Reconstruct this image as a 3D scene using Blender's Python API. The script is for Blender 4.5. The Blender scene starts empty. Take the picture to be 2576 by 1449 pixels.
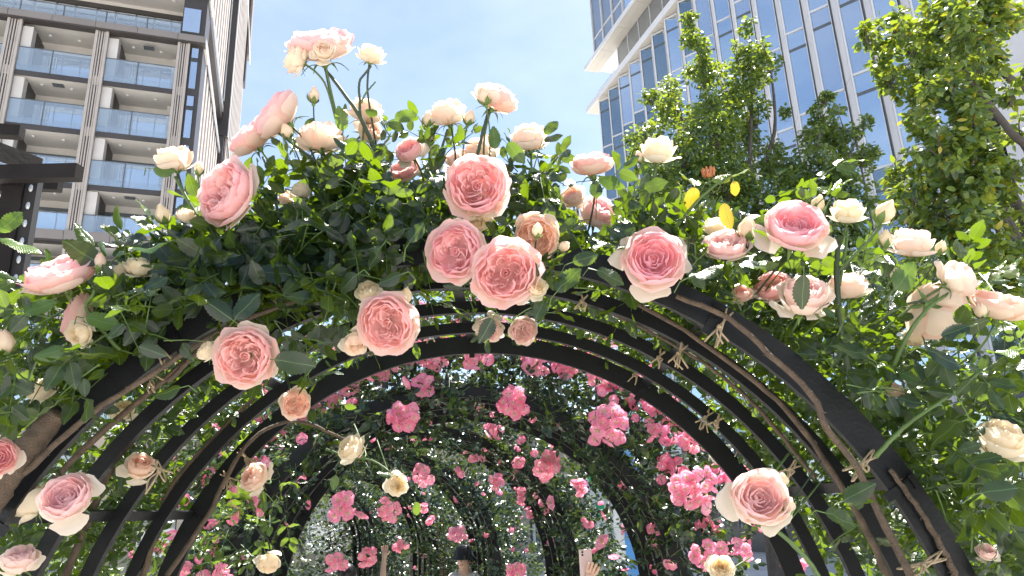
import bpy, math, random
import numpy as np
from mathutils import Vector, Matrix
rng = np.random.default_rng(7)
random.seed(7)
SC = bpy.context.scene
COL = SC.collection

# ------------------------------------------------------------------ camera, sky, sun, exposure
CAM_H = 2.0
F_PX, PITCH, ROLL = 1840.0, math.radians(17.0), math.radians(2.2)
CXP, CYP = 1288.0, 724.5
FW = np.array([0, math.cos(PITCH), math.sin(PITCH)])
UP0 = np.array([0, -math.sin(PITCH), math.cos(PITCH)])
RT0 = np.array([1.0, 0, 0])
RT = math.cos(ROLL) * RT0 - math.sin(ROLL) * UP0
UP = math.sin(ROLL) * RT0 + math.cos(ROLL) * UP0
CAM = np.array([0, 0, CAM_H])

cam_d = bpy.data.cameras.new('camera')
cam_d.sensor_width = 36.0
cam_d.lens = 36.0 * F_PX / 2576.0
cam_d.clip_start = 0.05
cam_d.clip_end = 2000
cam = bpy.data.objects.new('camera', cam_d)
COL.objects.link(cam)
cam.matrix_world = Matrix(((RT[0], UP[0], -FW[0], 0), (RT[1], UP[1], -FW[1], 0), (RT[2], UP[2], -FW[2], CAM_H), (0, 0, 0, 1)))
SC.camera = cam

SUN_EL, SUN_AZ = math.radians(66), math.radians(30)
world = bpy.data.worlds.new('World')
SC.world = world
world.use_nodes = True
wn = world.node_tree
for n in list(wn.nodes):
    wn.nodes.remove(n)
w_out = wn.nodes.new('ShaderNodeOutputWorld')
w_bg = wn.nodes.new('ShaderNodeBackground')
w_sky = wn.nodes.new('ShaderNodeTexSky')
w_sky.sky_type = 'NISHITA'
w_sky.sun_disc = False
w_sky.sun_elevation = SUN_EL
w_sky.sun_rotation = SUN_AZ
w_sky.air_density = 1.0
w_sky.dust_density = 0.9
w_sky.ozone_density = 1.2
w_bg.inputs[1].default_value = 0.074
# thin high cirrus over the whole sky
w_tc = wn.nodes.new('ShaderNodeTexCoord')
w_map = wn.nodes.new('ShaderNodeMapping')
w_map.inputs['Scale'].default_value = (1.6, 1.0, 3.2)
w_map.inputs['Rotation'].default_value = (0.3, 0.5, 0.4)
w_nz = wn.nodes.new('ShaderNodeTexNoise')
w_nz.inputs['Scale'].default_value = 2.2
w_nz.inputs['Detail'].default_value = 7
w_nz.inputs['Roughness'].default_value = 0.55
w_rp = wn.nodes.new('ShaderNodeValToRGB')
w_rp.color_ramp.elements[0].position = 0.36
w_rp.color_ramp.elements[0].color = (0, 0, 0, 1)
w_rp.color_ramp.elements[1].position = 0.80
w_rp.color_ramp.elements[1].color = (0.38, 0.38, 0.38, 1)
w_mx = wn.nodes.new('ShaderNodeMixRGB')
w_mx.inputs[2].default_value = (5.6, 6.0, 6.5, 1)
wn.links.new(w_tc.outputs['Generated'], w_map.inputs[0])
wn.links.new(w_map.outputs[0], w_nz.inputs['Vector'])
wn.links.new(w_nz.outputs[0], w_rp.inputs[0])
wn.links.new(w_rp.outputs[0], w_mx.inputs[0])
wn.links.new(w_sky.outputs[0], w_mx.inputs[1])
wn.links.new(w_mx.outputs[0], w_bg.inputs[0])
wn.links.new(w_bg.outputs[0], w_out.inputs[0])

sun_d = bpy.data.lights.new('sun', 'SUN')
sun_d.energy = 5.0
sun_d.angle = math.radians(0.55)
sun_d.color = (1.0, 0.96, 0.88)
sun = bpy.data.objects.new('sun', sun_d)
COL.objects.link(sun)
SUN_DIR = Vector((math.sin(SUN_AZ) * math.cos(SUN_EL), math.cos(SUN_AZ) * math.cos(SUN_EL), math.sin(SUN_EL)))
sun.rotation_euler = SUN_DIR.to_track_quat('Z', 'Y').to_euler()
sun.location = (0, 0, 60)

SC.view_settings.view_transform = 'Standard'
SC.view_settings.look = 'None'
SC.view_settings.gamma = 1.0
SC.view_settings.exposure = 1.72
SC.render.engine = 'CYCLES'
SC.cycles.max_bounces = 7
SC.cycles.diffuse_bounces = 5
SC.cycles.glossy_bounces = 3
SC.cycles.transmission_bounces = 5
SC.cycles.transparent_max_bounces = 10
SC.cycles.sample_clamp_indirect = 6.0
SC.cycles.caustics_reflective = False
SC.cycles.caustics_refractive = False


# ------------------------------------------------------------------ helpers
def ray(x, y):
    return FW + RT * ((x - CXP) / F_PX) + UP * ((CYP - y) / F_PX)


def at(x, y, Y):
    """world point seen at photo position x, y (photo 2576 wide) whose distance ahead is Y"""
    r = ray(x, y)
    return CAM + r * (Y / r[1])


def proj(p):
    q = np.asarray(p, float) - CAM
    d = q @ FW
    return CXP + F_PX * (q @ RT) / d, CYP - F_PX * (q @ UP) / d, d


def facing(fx, fy, ft):
    v = RT * fx + UP * fy - FW * ft
    return v / np.linalg.norm(v)


def nrm(v):
    v = np.asarray(v, float)
    return v / (np.linalg.norm(v) + 1e-9)


class MB:
    """collects boxes, tubes and sheets; build() links them as one mesh object"""

    def __init__(self):
        self.v = []
        self.f = []

    def quad(self, a, b, c, d):
        i = len(self.v)
        self.v += [tuple(a), tuple(b), tuple(c), tuple(d)]
        self.f.append((i, i + 1, i + 2, i + 3))

    def box(self, o, ax, ay, az, x0, x1, y0, y1, z0, z1):
        o, ax, ay, az = [np.asarray(q, float) for q in (o, ax, ay, az)]
        i = len(self.v)
        for x in (x0, x1):
            for y in (y0, y1):
                for z in (z0, z1):
                    self.v.append(tuple(o + ax * x + ay * y + az * z))
        flip = np.dot(np.cross(ax, ay), az) * (x1 - x0) * (y1 - y0) * (z1 - z0) < 0
        for q in ((0, 1, 3, 2), (4, 6, 7, 5), (0, 4, 5, 1), (2, 3, 7, 6), (0, 2, 6, 4), (1, 5, 7, 3)):
            self.f.append(tuple(i + k for k in (q[::-1] if flip else q)))
        return self

    def tube(self, pts, rad, n=6, caps=True, knob=0.0):
        pts = [np.asarray(p, float) for p in pts]
        m = len(pts)
        rad = [rad] * m if np.isscalar(rad) else list(rad)
        i0 = len(self.v)
        a = None
        for k in range(m):
            t = nrm(pts[min(k + 1, m - 1)] - pts[max(k - 1, 0)])
            if a is None:
                a = nrm(np.cross(t, (0.31, 0.22, 0.92) if abs(t[2]) < 0.9 else (1, 0.1, 0)))
            a = nrm(a - t * np.dot(a, t))
            b = np.cross(t, a)
            for j in range(n):
                an = 2 * math.pi * j / n
                r = rad[k] * (1 + knob * (random.random() - 0.5))
                self.v.append(tuple(pts[k] + (a * math.cos(an) + b * math.sin(an)) * r))
        for k in range(m - 1):
            for j in range(n):
                j2 = (j + 1) % n
                self.f.append((i0 + k * n + j, i0 + k * n + j2, i0 + (k + 1) * n + j2, i0 + (k + 1) * n + j))
        if caps:
            self.f.append(tuple(i0 + j for j in range(n))[::-1])
            self.f.append(tuple(i0 + (m - 1) * n + j for j in range(n)))
        return self

    def ellipsoid(self, c, rx, ry, rz, nu=10, nv=7, rot=None):
        c = np.asarray(c, float)
        i0 = len(self.v)
        for k in range(nv + 1):
            th = math.pi * k / nv
            for j in range(nu):
                ph = 2 * math.pi * j / nu
                p = np.array([rx * math.sin(th) * math.cos(ph), ry * math.sin(th) * math.sin(ph), rz * math.cos(th)])
                if rot is not None:
                    p = rot @ p
                self.v.append(tuple(c + p))
        for k in range(nv):
            for j in range(nu):
                j2 = (j + 1) % nu
                self.f.append((i0 + k * nu + j, i0 + (k + 1) * nu + j, i0 + (k + 1) * nu + j2, i0 + k * nu + j2))
        return self

    def mesh(self, name, mat, smooth=False):
        me = bpy.data.meshes.new(name)
        me.from_pydata(self.v, [], self.f)
        me.validate()
        if smooth:
            me.polygons.foreach_set('use_smooth', [True] * len(me.polygons))
        if mat:
            me.materials.append(mat)
        me.update()
        return me

    def build(self, name, mat, parent=None, smooth=False):
        return link(name, self.mesh(name, mat, smooth), parent)


def link(name, me, parent=None):
    o = bpy.data.objects.new(name, me)
    COL.objects.link(o)
    if parent is not None:
        o.parent = parent
    return o


def tag(o, label, cat, group=None, kind=None):
    if label:
        o['label'] = label
    if cat:
        o['category'] = cat
    if group:
        o['group'] = group
    if kind:
        o['kind'] = kind
    return o


def thing(name, label, cat, group=None):
    o = bpy.data.objects.new(name, None)
    o.empty_display_size = 0.1
    COL.objects.link(o)
    return tag(o, label, cat, group)


def smooth_path(pts, n=24):
    P = [np.asarray(p, float) for p in pts]
    P = [2 * P[0] - P[1]] + P + [2 * P[-1] - P[-2]]
    out = []
    segs = len(P) - 3
    for s in range(segs):
        p0, p1, p2, p3 = P[s:s + 4]
        for k in range(max(2, n // segs)):
            t = k / max(2, n // segs)
            out.append(0.5 * ((2 * p1) + (-p0 + p2) * t + (2 * p0 - 5 * p1 + 4 * p2 - p3) * t * t + (-p0 + 3 * p1 - 3 * p2 + p3) * t ** 3))
    out.append(P[-2])
    return out


ORD = ['', 'first', 'second', 'third', 'fourth', 'fifth', 'sixth', 'seventh', 'eighth', 'ninth', 'tenth', 'eleventh', 'twelfth', 'thirteenth',
       'fourteenth', 'fifteenth', 'sixteenth', 'seventeenth', 'eighteenth', 'nineteenth', 'twentieth']
ORD += ['twenty-' + k for k in ORD[1:10]] + ['thirtieth'] + ['thirty-' + k for k in ORD[1:10]]


# ------------------------------------------------------------------ materials
def new_mat(name):
    m = bpy.data.materials.new(name)
    m.use_nodes = True
    nt = m.node_tree
    bsdf = nt.nodes['Principled BSDF']
    return m, nt, bsdf


def plain(name, col, rough=0.6, metal=0.0, var=0.12, scale=6.0, bump=0.0, spec=0.5):
    """base colour with large and fine noise variation"""
    m, nt, b = new_mat(name)
    tc = nt.nodes.new('ShaderNodeTexCoord')
    nz = nt.nodes.new('ShaderNodeTexNoise')
    nz.inputs['Scale'].default_value = scale
    nz.inputs['Detail'].default_value = 6
    rp = nt.nodes.new('ShaderNodeValToRGB')
    rp.color_ramp.elements[0].position = 0.3
    rp.color_ramp.elements[1].position = 0.7
    c = np.array(col)
    rp.color_ramp.elements[0].color = tuple(np.clip(c * (1 - var), 0, 1)) + (1,)
    rp.color_ramp.elements[1].color = tuple(np.clip(c * (1 + var), 0, 1)) + (1,)
    nt.links.new(tc.outputs['Object'], nz.inputs['Vector'])
    nt.links.new(nz.outputs[0], rp.inputs[0])
    nt.links.new(rp.outputs[0], b.inputs['Base Color'])
    b.inputs['Roughness'].default_value = rough
    b.inputs['Metallic'].default_value = metal
    b.inputs['Specular IOR Level'].default_value = spec
    if bump:
        bp = nt.nodes.new('ShaderNodeBump')
        bp.inputs['Strength'].default_value = bump
        bp.inputs['Distance'].default_value = 0.01
        n2 = nt.nodes.new('ShaderNodeTexNoise')
        n2.inputs['Scale'].default_value = scale * 8
        nt.links.new(tc.outputs['Object'], n2.inputs['Vector'])
        nt.links.new(n2.outputs[0], bp.inputs['Height'])
        nt.links.new(bp.outputs[0], b.inputs['Normal'])
    return m


def window_glass(name, base, refl=0.5, tint=(0.86, 0.93, 1.0), rough=0.02, wav=0.006):
    """coated window glass: dark room behind, strong mirror of the sky"""
    m, nt, b = new_mat(name)
    b.inputs['Base Color'].default_value = tuple(base) + (1,)
    b.inputs['Roughness'].default_value = 0.4
    gl = nt.nodes.new('ShaderNodeBsdfGlossy')
    gl.inputs['Color'].default_value = tint + (1,)
    gl.inputs['Roughness'].default_value = rough
    fr = nt.nodes.new('ShaderNodeLayerWeight')
    fr.inputs[0].default_value = 0.35
    ma = nt.nodes.new('ShaderNodeMath')
    ma.operation = 'MULTIPLY_ADD'
    ma.inputs[1].default_value = 1 - refl
    ma.inputs[2].default_value = refl
    mx = nt.nodes.new('ShaderNodeMixShader')
    tc = nt.nodes.new('ShaderNodeTexCoord')
    nz = nt.nodes.new('ShaderNodeTexNoise')
    nz.inputs['Scale'].default_value = 0.7
    bp = nt.nodes.new('ShaderNodeBump')
    bp.inputs['Strength'].default_value = wav * 10
    bp.inputs['Distance'].default_value = 0.05
    nt.links.new(tc.outputs['Object'], nz.inputs['Vector'])
    nt.links.new(nz.outputs[0], bp.inputs['Height'])
    nt.links.new(bp.outputs[0], gl.inputs['Normal'])
    nt.links.new(fr.outputs['Fresnel'], ma.inputs[0])
    nt.links.new(ma.outputs[0], mx.inputs[0])
    nt.links.new(b.outputs[0], mx.inputs[1])
    nt.links.new(gl.outputs[0], mx.inputs[2])
    nt.links.new(mx.outputs[0], nt.nodes['Material Output'].inputs[0])
    return m


def rail_glass(name):
    m, nt, b = new_mat(name)
    b.inputs['Base Color'].default_value = (0.74, 0.83, 0.90, 1)
    b.inputs['Roughness'].default_value = 0.25
    tr = nt.nodes.new('ShaderNodeBsdfTransparent')
    tr.inputs[0].default_value = (0.90, 0.95, 0.98, 1)
    gl = nt.nodes.new('ShaderNodeBsdfGlossy')
    gl.inputs['Roughness'].default_value = 0.03
    m1 = nt.nodes.new('ShaderNodeMixShader')
    m1.inputs[0].default_value = 0.16
    m2 = nt.nodes.new('ShaderNodeMixShader')
    m2.inputs[0].default_value = 0.22
    nt.links.new(tr.outputs[0], m1.inputs[1])
    nt.links.new(b.outputs[0], m1.inputs[2])
    nt.links.new(m1.outputs[0], m2.inputs[1])
    nt.links.new(gl.outputs[0], m2.inputs[2])
    nt.links.new(m2.outputs[0], nt.nodes['Material Output'].inputs[0])
    return m


def leaf_mat(name, dark, mid, young, trans, tfac=0.42, rough=0.34, veins=True, spec=0.5):
    """leaf: tone attribute picks mature or young green, light passes through, waxy top"""
    m, nt, b = new_mat(name)
    at_ = nt.nodes.new('ShaderNodeAttribute')
    at_.attribute_name = 'tone'
    rp = nt.nodes.new('ShaderNodeValToRGB')
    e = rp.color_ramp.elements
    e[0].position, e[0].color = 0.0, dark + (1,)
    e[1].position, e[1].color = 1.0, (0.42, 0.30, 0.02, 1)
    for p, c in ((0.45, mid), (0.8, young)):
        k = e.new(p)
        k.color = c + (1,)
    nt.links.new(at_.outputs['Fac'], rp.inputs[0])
    col = rp.outputs[0]
    if veins:
        uv = nt.nodes.new('ShaderNodeUVMap')
        sp = nt.nodes.new('ShaderNodeSeparateXYZ')
        nt.links.new(uv.outputs[0], sp.inputs[0])
        ab = nt.nodes.new('ShaderNodeMath')
        ab.operation = 'ABSOLUTE'
        nt.links.new(sp.outputs[1], ab.inputs[0])
        # side veins run forward from the midrib
        s1 = nt.nodes.new('ShaderNodeMath')
        s1.operation = 'MULTIPLY_ADD'
        s1.inputs[1].default_value = -0.8
        nt.links.new(ab.outputs[0], s1.inputs[0])
        nt.links.new(sp.outputs[0], s1.inputs[2])
        s2 = nt.nodes.new('ShaderNodeMath')
        s2.operation = 'MULTIPLY'
        s2.inputs[1].default_value = 46.0
        nt.links.new(s1.outputs[0], s2.inputs[0])
        s3 = nt.nodes.new('ShaderNodeMath')
        s3.operation = 'SINE'
        nt.links.new(s2.outputs[0], s3.inputs[0])
        s4 = nt.nodes.new('ShaderNodeMath')
        s4.operation = 'POWER'
        s5 = nt.nodes.new('ShaderNodeMath')
        s5.operation = 'ABSOLUTE'
        nt.links.new(s3.outputs[0], s5.inputs[0])
        nt.links.new(s5.outputs[0], s4.inputs[0])
        s4.inputs[1].default_value = 0.6
        md = nt.nodes.new('ShaderNodeMath')
        md.operation = 'LESS_THAN'
        md.inputs[1].default_value = 0.009
        nt.links.new(ab.outputs[0], md.inputs[0])
        mxc = nt.nodes.new('ShaderNodeMixRGB')
        mxc.inputs[2].default_value = (0.07, 0.13, 0.04, 1)
        nt.links.new(md.outputs[0], mxc.inputs[0])
        nt.links.new(col, mxc.inputs[1])
        col = mxc.outputs[0]
        bp = nt.nodes.new('ShaderNodeBump')
        bp.inputs['Strength'].default_value = 0.45
        bp.inputs['Distance'].default_value = 0.0012
        nt.links.new(s4.outputs[0], bp.inputs['Height'])
        nt.links.new(bp.outputs[0], b.inputs['Normal'])
    gm = nt.nodes.new('ShaderNodeNewGeometry')
    und = nt.nodes.new('ShaderNodeMixRGB')
    und.blend_type = 'MULTIPLY'
    und.inputs[2].default_value = (1.5, 1.45, 1.7, 1)
    nt.links.new(gm.outputs['Backfacing'], und.inputs[0])
    nt.links.new(col, und.inputs[1])
    nt.links.new(und.outputs[0], b.inputs['Base Color'])
    b.inputs['Roughness'].default_value = rough
    b.inputs['Specular IOR Level'].default_value = spec
    tl = nt.nodes.new('ShaderNodeBsdfTranslucent')
    tm = nt.nodes.new('ShaderNodeMixRGB')
    tm.blend_type = 'MIX'
    tm.inputs[1].default_value = trans + (1,)
    tm.inputs[2].default_value = (0.72, 0.52, 0.03, 1)
    mr = nt.nodes.new('ShaderNodeMapRange')
    mr.inputs[1].default_value = 0.7
    mr.inputs[2].default_value = 1.0
    nt.links.new(at_.outputs['Fac'], mr.inputs[0])
    nt.links.new(mr.outputs[0], tm.inputs[0])
    nt.links.new(tm.outputs[0], tl.inputs[0])
    mx = nt.nodes.new('ShaderNodeMixShader')
    mx.inputs[0].default_value = tfac
    nt.links.new(b.outputs[0], mx.inputs[1])
    nt.links.new(tl.outputs[0], mx.inputs[2])
    nt.links.new(mx.outputs[0], nt.nodes['Material Output'].inputs[0])
    return m


def petal_mat(name, cream, deep, tfac=0.33, white_base=None):
    """petal: cream at the guard petals, deeper towards the heart (attribute pink); object colour shifts each bloom"""
    m, nt, b = new_mat(name)
    at_ = nt.nodes.new('ShaderNodeAttribute')
    at_.attribute_name = 'pink'
    oi = nt.nodes.new('ShaderNodeObjectInfo')
    mx0 = nt.nodes.new('ShaderNodeMixRGB')
    mx0.blend_type = 'MULTIPLY'
    mx0.inputs[0].default_value = 1.0
    mx0.inputs[1].default_value = deep + (1,)
    nt.links.new(oi.outputs['Color'], mx0.inputs[2])
    mul = nt.nodes.new('ShaderNodeMath')
    mul.operation = 'MULTIPLY'
    nt.links.new(at_.outputs['Fac'], mul.inputs[0])
    nt.links.new(oi.outputs['Alpha'], mul.inputs[1])
    mx = nt.nodes.new('ShaderNodeMixRGB')
    mx.inputs[1].default_value = cream + (1,)
    nt.links.new(mul.outputs[0], mx.inputs[0])
    nt.links.new(mx0.outputs[0], mx.inputs[2])
    nz = nt.nodes.new('ShaderNodeTexNoise')
    nz.inputs['Scale'].default_value = 3.0
    tc = nt.nodes.new('ShaderNodeTexCoord')
    nt.links.new(tc.outputs['Object'], nz.inputs['Vector'])
    mv = nt.nodes.new('ShaderNodeMixRGB')
    mv.blend_type = 'MULTIPLY'
    mv.inputs[0].default_value = 0.25
    nt.links.new(mx.outputs[0], mv.inputs[1])
    nt.links.new(nz.outputs[0], mv.inputs[2])
    nt.links.new(mx.outputs[0], b.inputs['Base Color'])
    b.inputs['Roughness'].default_value = 0.55
    b.inputs['Specular IOR Level'].default_value = 0.25
    b.inputs['Sheen Weight'].default_value = 0.15
    tl = nt.nodes.new('ShaderNodeBsdfTranslucent')
    nt.links.new(mx.outputs[0], tl.inputs[0])
    ms = nt.nodes.new('ShaderNodeMixShader')
    ms.inputs[0].default_value = tfac
    nt.links.new(b.outputs[0], ms.inputs[1])
    nt.links.new(tl.outputs[0], ms.inputs[2])
    nt.links.new(ms.outputs[0], nt.nodes['Material Output'].inputs[0])
    return m


M = {}
M['paving'] = plain('pale_paving', (0.56, 0.545, 0.52), 0.8, scale=0.8, bump=0.2)
M['soil'] = plain('granite_plaza_paving', (0.52, 0.50, 0.475), 0.9, scale=0.3, bump=0.3)
M['black_metal'] = plain('black_powder_coat', (0.007, 0.0075, 0.009), 0.45, 0.0, 0.25, 14.0, 0.12, 0.3)
M['brown_metal'] = plain('bronze_metal_panel', (0.22, 0.195, 0.18), 0.5, 0.0, 0.08, 0.6)
M['slat'] = plain('beige_bronze_slat', (0.42, 0.375, 0.34), 0.5, 0.0, 0.08, 1.2)
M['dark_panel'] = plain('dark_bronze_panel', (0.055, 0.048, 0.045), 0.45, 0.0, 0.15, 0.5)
M['soffit'] = plain('balcony_soffit', (0.60, 0.575, 0.54), 0.85, 0.0, 0.06, 0.8)
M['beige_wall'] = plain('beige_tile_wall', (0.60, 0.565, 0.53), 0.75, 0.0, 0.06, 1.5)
M['bright_trim'] = plain('brushed_trim', (0.80, 0.82, 0.84), 0.3, 0.6, 0.04, 2.0)
M['white_trim'] = plain('white_aluminium', (0.58, 0.59, 0.61), 0.4, 0.1, 0.05, 1.0)
M['grey_clad'] = plain('pale_grey_cladding', (0.55, 0.55, 0.57), 0.5, 0.1, 0.05, 0.7)
M['eave'] = plain('eave_soffit_panel', (0.50, 0.475, 0.43), 0.7, 0.0, 0.04, 0.9)
M['grey_frame'] = plain('dark_grey_frame', (0.09, 0.10, 0.11), 0.45)
M['win_l'] = window_glass('apartment_window_glass', (0.16, 0.17, 0.18), 0.8)
M['win_r'] = window_glass('office_window_glass', (0.03, 0.05, 0.09), 0.78, (0.82, 0.92, 1.0))
M['win_r2'] = window_glass('office_window_glass_dark_reflection', (0.02, 0.035, 0.045), 0.34, (0.70, 0.85, 0.95))  # reflection of dark neighbouring buildings put into colour and mirror strength
M['win_r3'] = window_glass('office_window_glass_blind', (0.20, 0.25, 0.33), 0.55, (0.78, 0.88, 1.0))
M['win_dark'] = window_glass('recess_window_glass', (0.07, 0.08, 0.09), 0.22)
M['rail'] = rail_glass('balcony_rail_glass')
M['curtain'] = plain('white_curtain', (0.7, 0.7, 0.7), 0.9)
M['wood'] = plain('dark_brown_timber', (0.018, 0.015, 0.014), 0.7, 0.0, 0.3, 3.0, 0.3, 0.15)
M['wood_grey'] = plain('weathered_timber_side', (0.035, 0.033, 0.033), 0.7, 0.0, 0.2, 3.0, 0.3, 0.2)
M['stud'] = plain('clear_bead', (0.55, 0.56, 0.58), 0.15, 0.3)
M['cane'] = plain('brown_rose_cane', (0.10, 0.068, 0.045), 0.75, 0.0, 0.35, 30.0, 0.6)
M['bark'] = plain('tree_bark', (0.085, 0.072, 0.064), 0.85, 0.0, 0.3, 10.0, 0.6)
M['stem'] = plain('green_stem', (0.075, 0.13, 0.03), 0.5, 0.0, 0.2, 20.0)
M['stem_dark'] = plain('dark_green_stem', (0.035, 0.055, 0.025), 0.5, 0.0, 0.2, 20.0)
M['sepal'] = plain('sepal_green', (0.12, 0.20, 0.05), 0.5, 0.0, 0.2, 20.0)
M['twine'] = plain('jute_twine', (0.42, 0.32, 0.20), 0.9, 0.0, 0.25, 60.0, 0.5)
M['stamen'] = plain('straw_stamens', (0.60, 0.48, 0.22), 0.8)
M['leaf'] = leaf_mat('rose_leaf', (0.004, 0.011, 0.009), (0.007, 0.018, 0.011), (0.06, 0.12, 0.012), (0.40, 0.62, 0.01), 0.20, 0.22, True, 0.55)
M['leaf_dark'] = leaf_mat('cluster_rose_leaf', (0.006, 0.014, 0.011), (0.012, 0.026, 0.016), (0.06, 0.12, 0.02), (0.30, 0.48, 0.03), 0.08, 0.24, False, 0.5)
M['leaf_tree'] = leaf_mat('katsura_leaf', (0.022, 0.050, 0.020), (0.060, 0.110, 0.032), (0.20, 0.26, 0.045), (0.48, 0.60, 0.03), 0.28, 0.36, False, 0.7)
M['petal'] = petal_mat('garden_rose_petal', (0.98, 0.90, 0.75), (1.0, 0.595, 0.635), 0.6)
M['petal_hot'] = petal_mat('hot_pink_petal', (0.96, 0.62, 0.72), (0.92, 0.105, 0.31), 0.45)
M['skin'] = plain('skin', (0.62, 0.40, 0.29), 0.55)
M['shirt'] = plain('pale_cotton', (0.66, 0.63, 0.60), 0.85)
M['navy'] = plain('navy_cloth', (0.03, 0.035, 0.06), 0.85)
M['hair'] = plain('black_hair', (0.012, 0.010, 0.010), 0.35)
M['black_hat'] = plain('black_satin_hat', (0.015, 0.015, 0.017), 0.3)
M['phone'] = plain('blush_phone_case', (0.72, 0.53, 0.49), 0.4)
M['lens'] = plain('lens_black', (0.02, 0.02, 0.02), 0.15)
M['stone'] = plain('beige_stone', (0.30, 0.26, 0.22), 0.8, 0.0, 0.15, 0.9, 0.3)
M['banner_blue'] = plain('blue_banner_cloth', (0.10, 0.32, 0.72), 0.7)
M['banner_white'] = plain('white_banner_cloth', (0.70, 0.71, 0.72), 0.7)
M['leaf_print'] = plain('green_print', (0.02, 0.42, 0.16), 0.7)

# ------------------------------------------------------------------ ground
tag(MB().box((0, 0, 0), (1, 0, 0), (0, 1, 0), (0, 0, 1), -400, 400, -400, 600, -0.5, 0).build('ground', M['soil']), None, None, kind='structure')
pth = MB()
pc = [(-0.17, -6), (-0.17, 1), (-0.17, 2.9), (-0.39, 5.1), (-0.83, 7.0), (-1.7, 9.6), (-2.8, 12.4), (-4.6, 16), (-8, 21)]
for (a, b) in zip(pc[:-1], pc[1:]):
    pth.quad((a[0] - 1.0, a[1], 0.004), (a[0] + 1.0, a[1], 0.004), (b[0] + 1.0, b[1], 0.004), (b[0] - 1.0, b[1], 0.004))
tag(pth.build('path', M['paving']), None, None, kind='structure')
tag(MB().box((0, 0, 0), (1, 0, 0), (0, 1, 0), (0, 0, 1), -45, 40, 22, 90, 0.0, 0.008).build('plaza', M['paving']), None, None, kind='structure')


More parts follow.
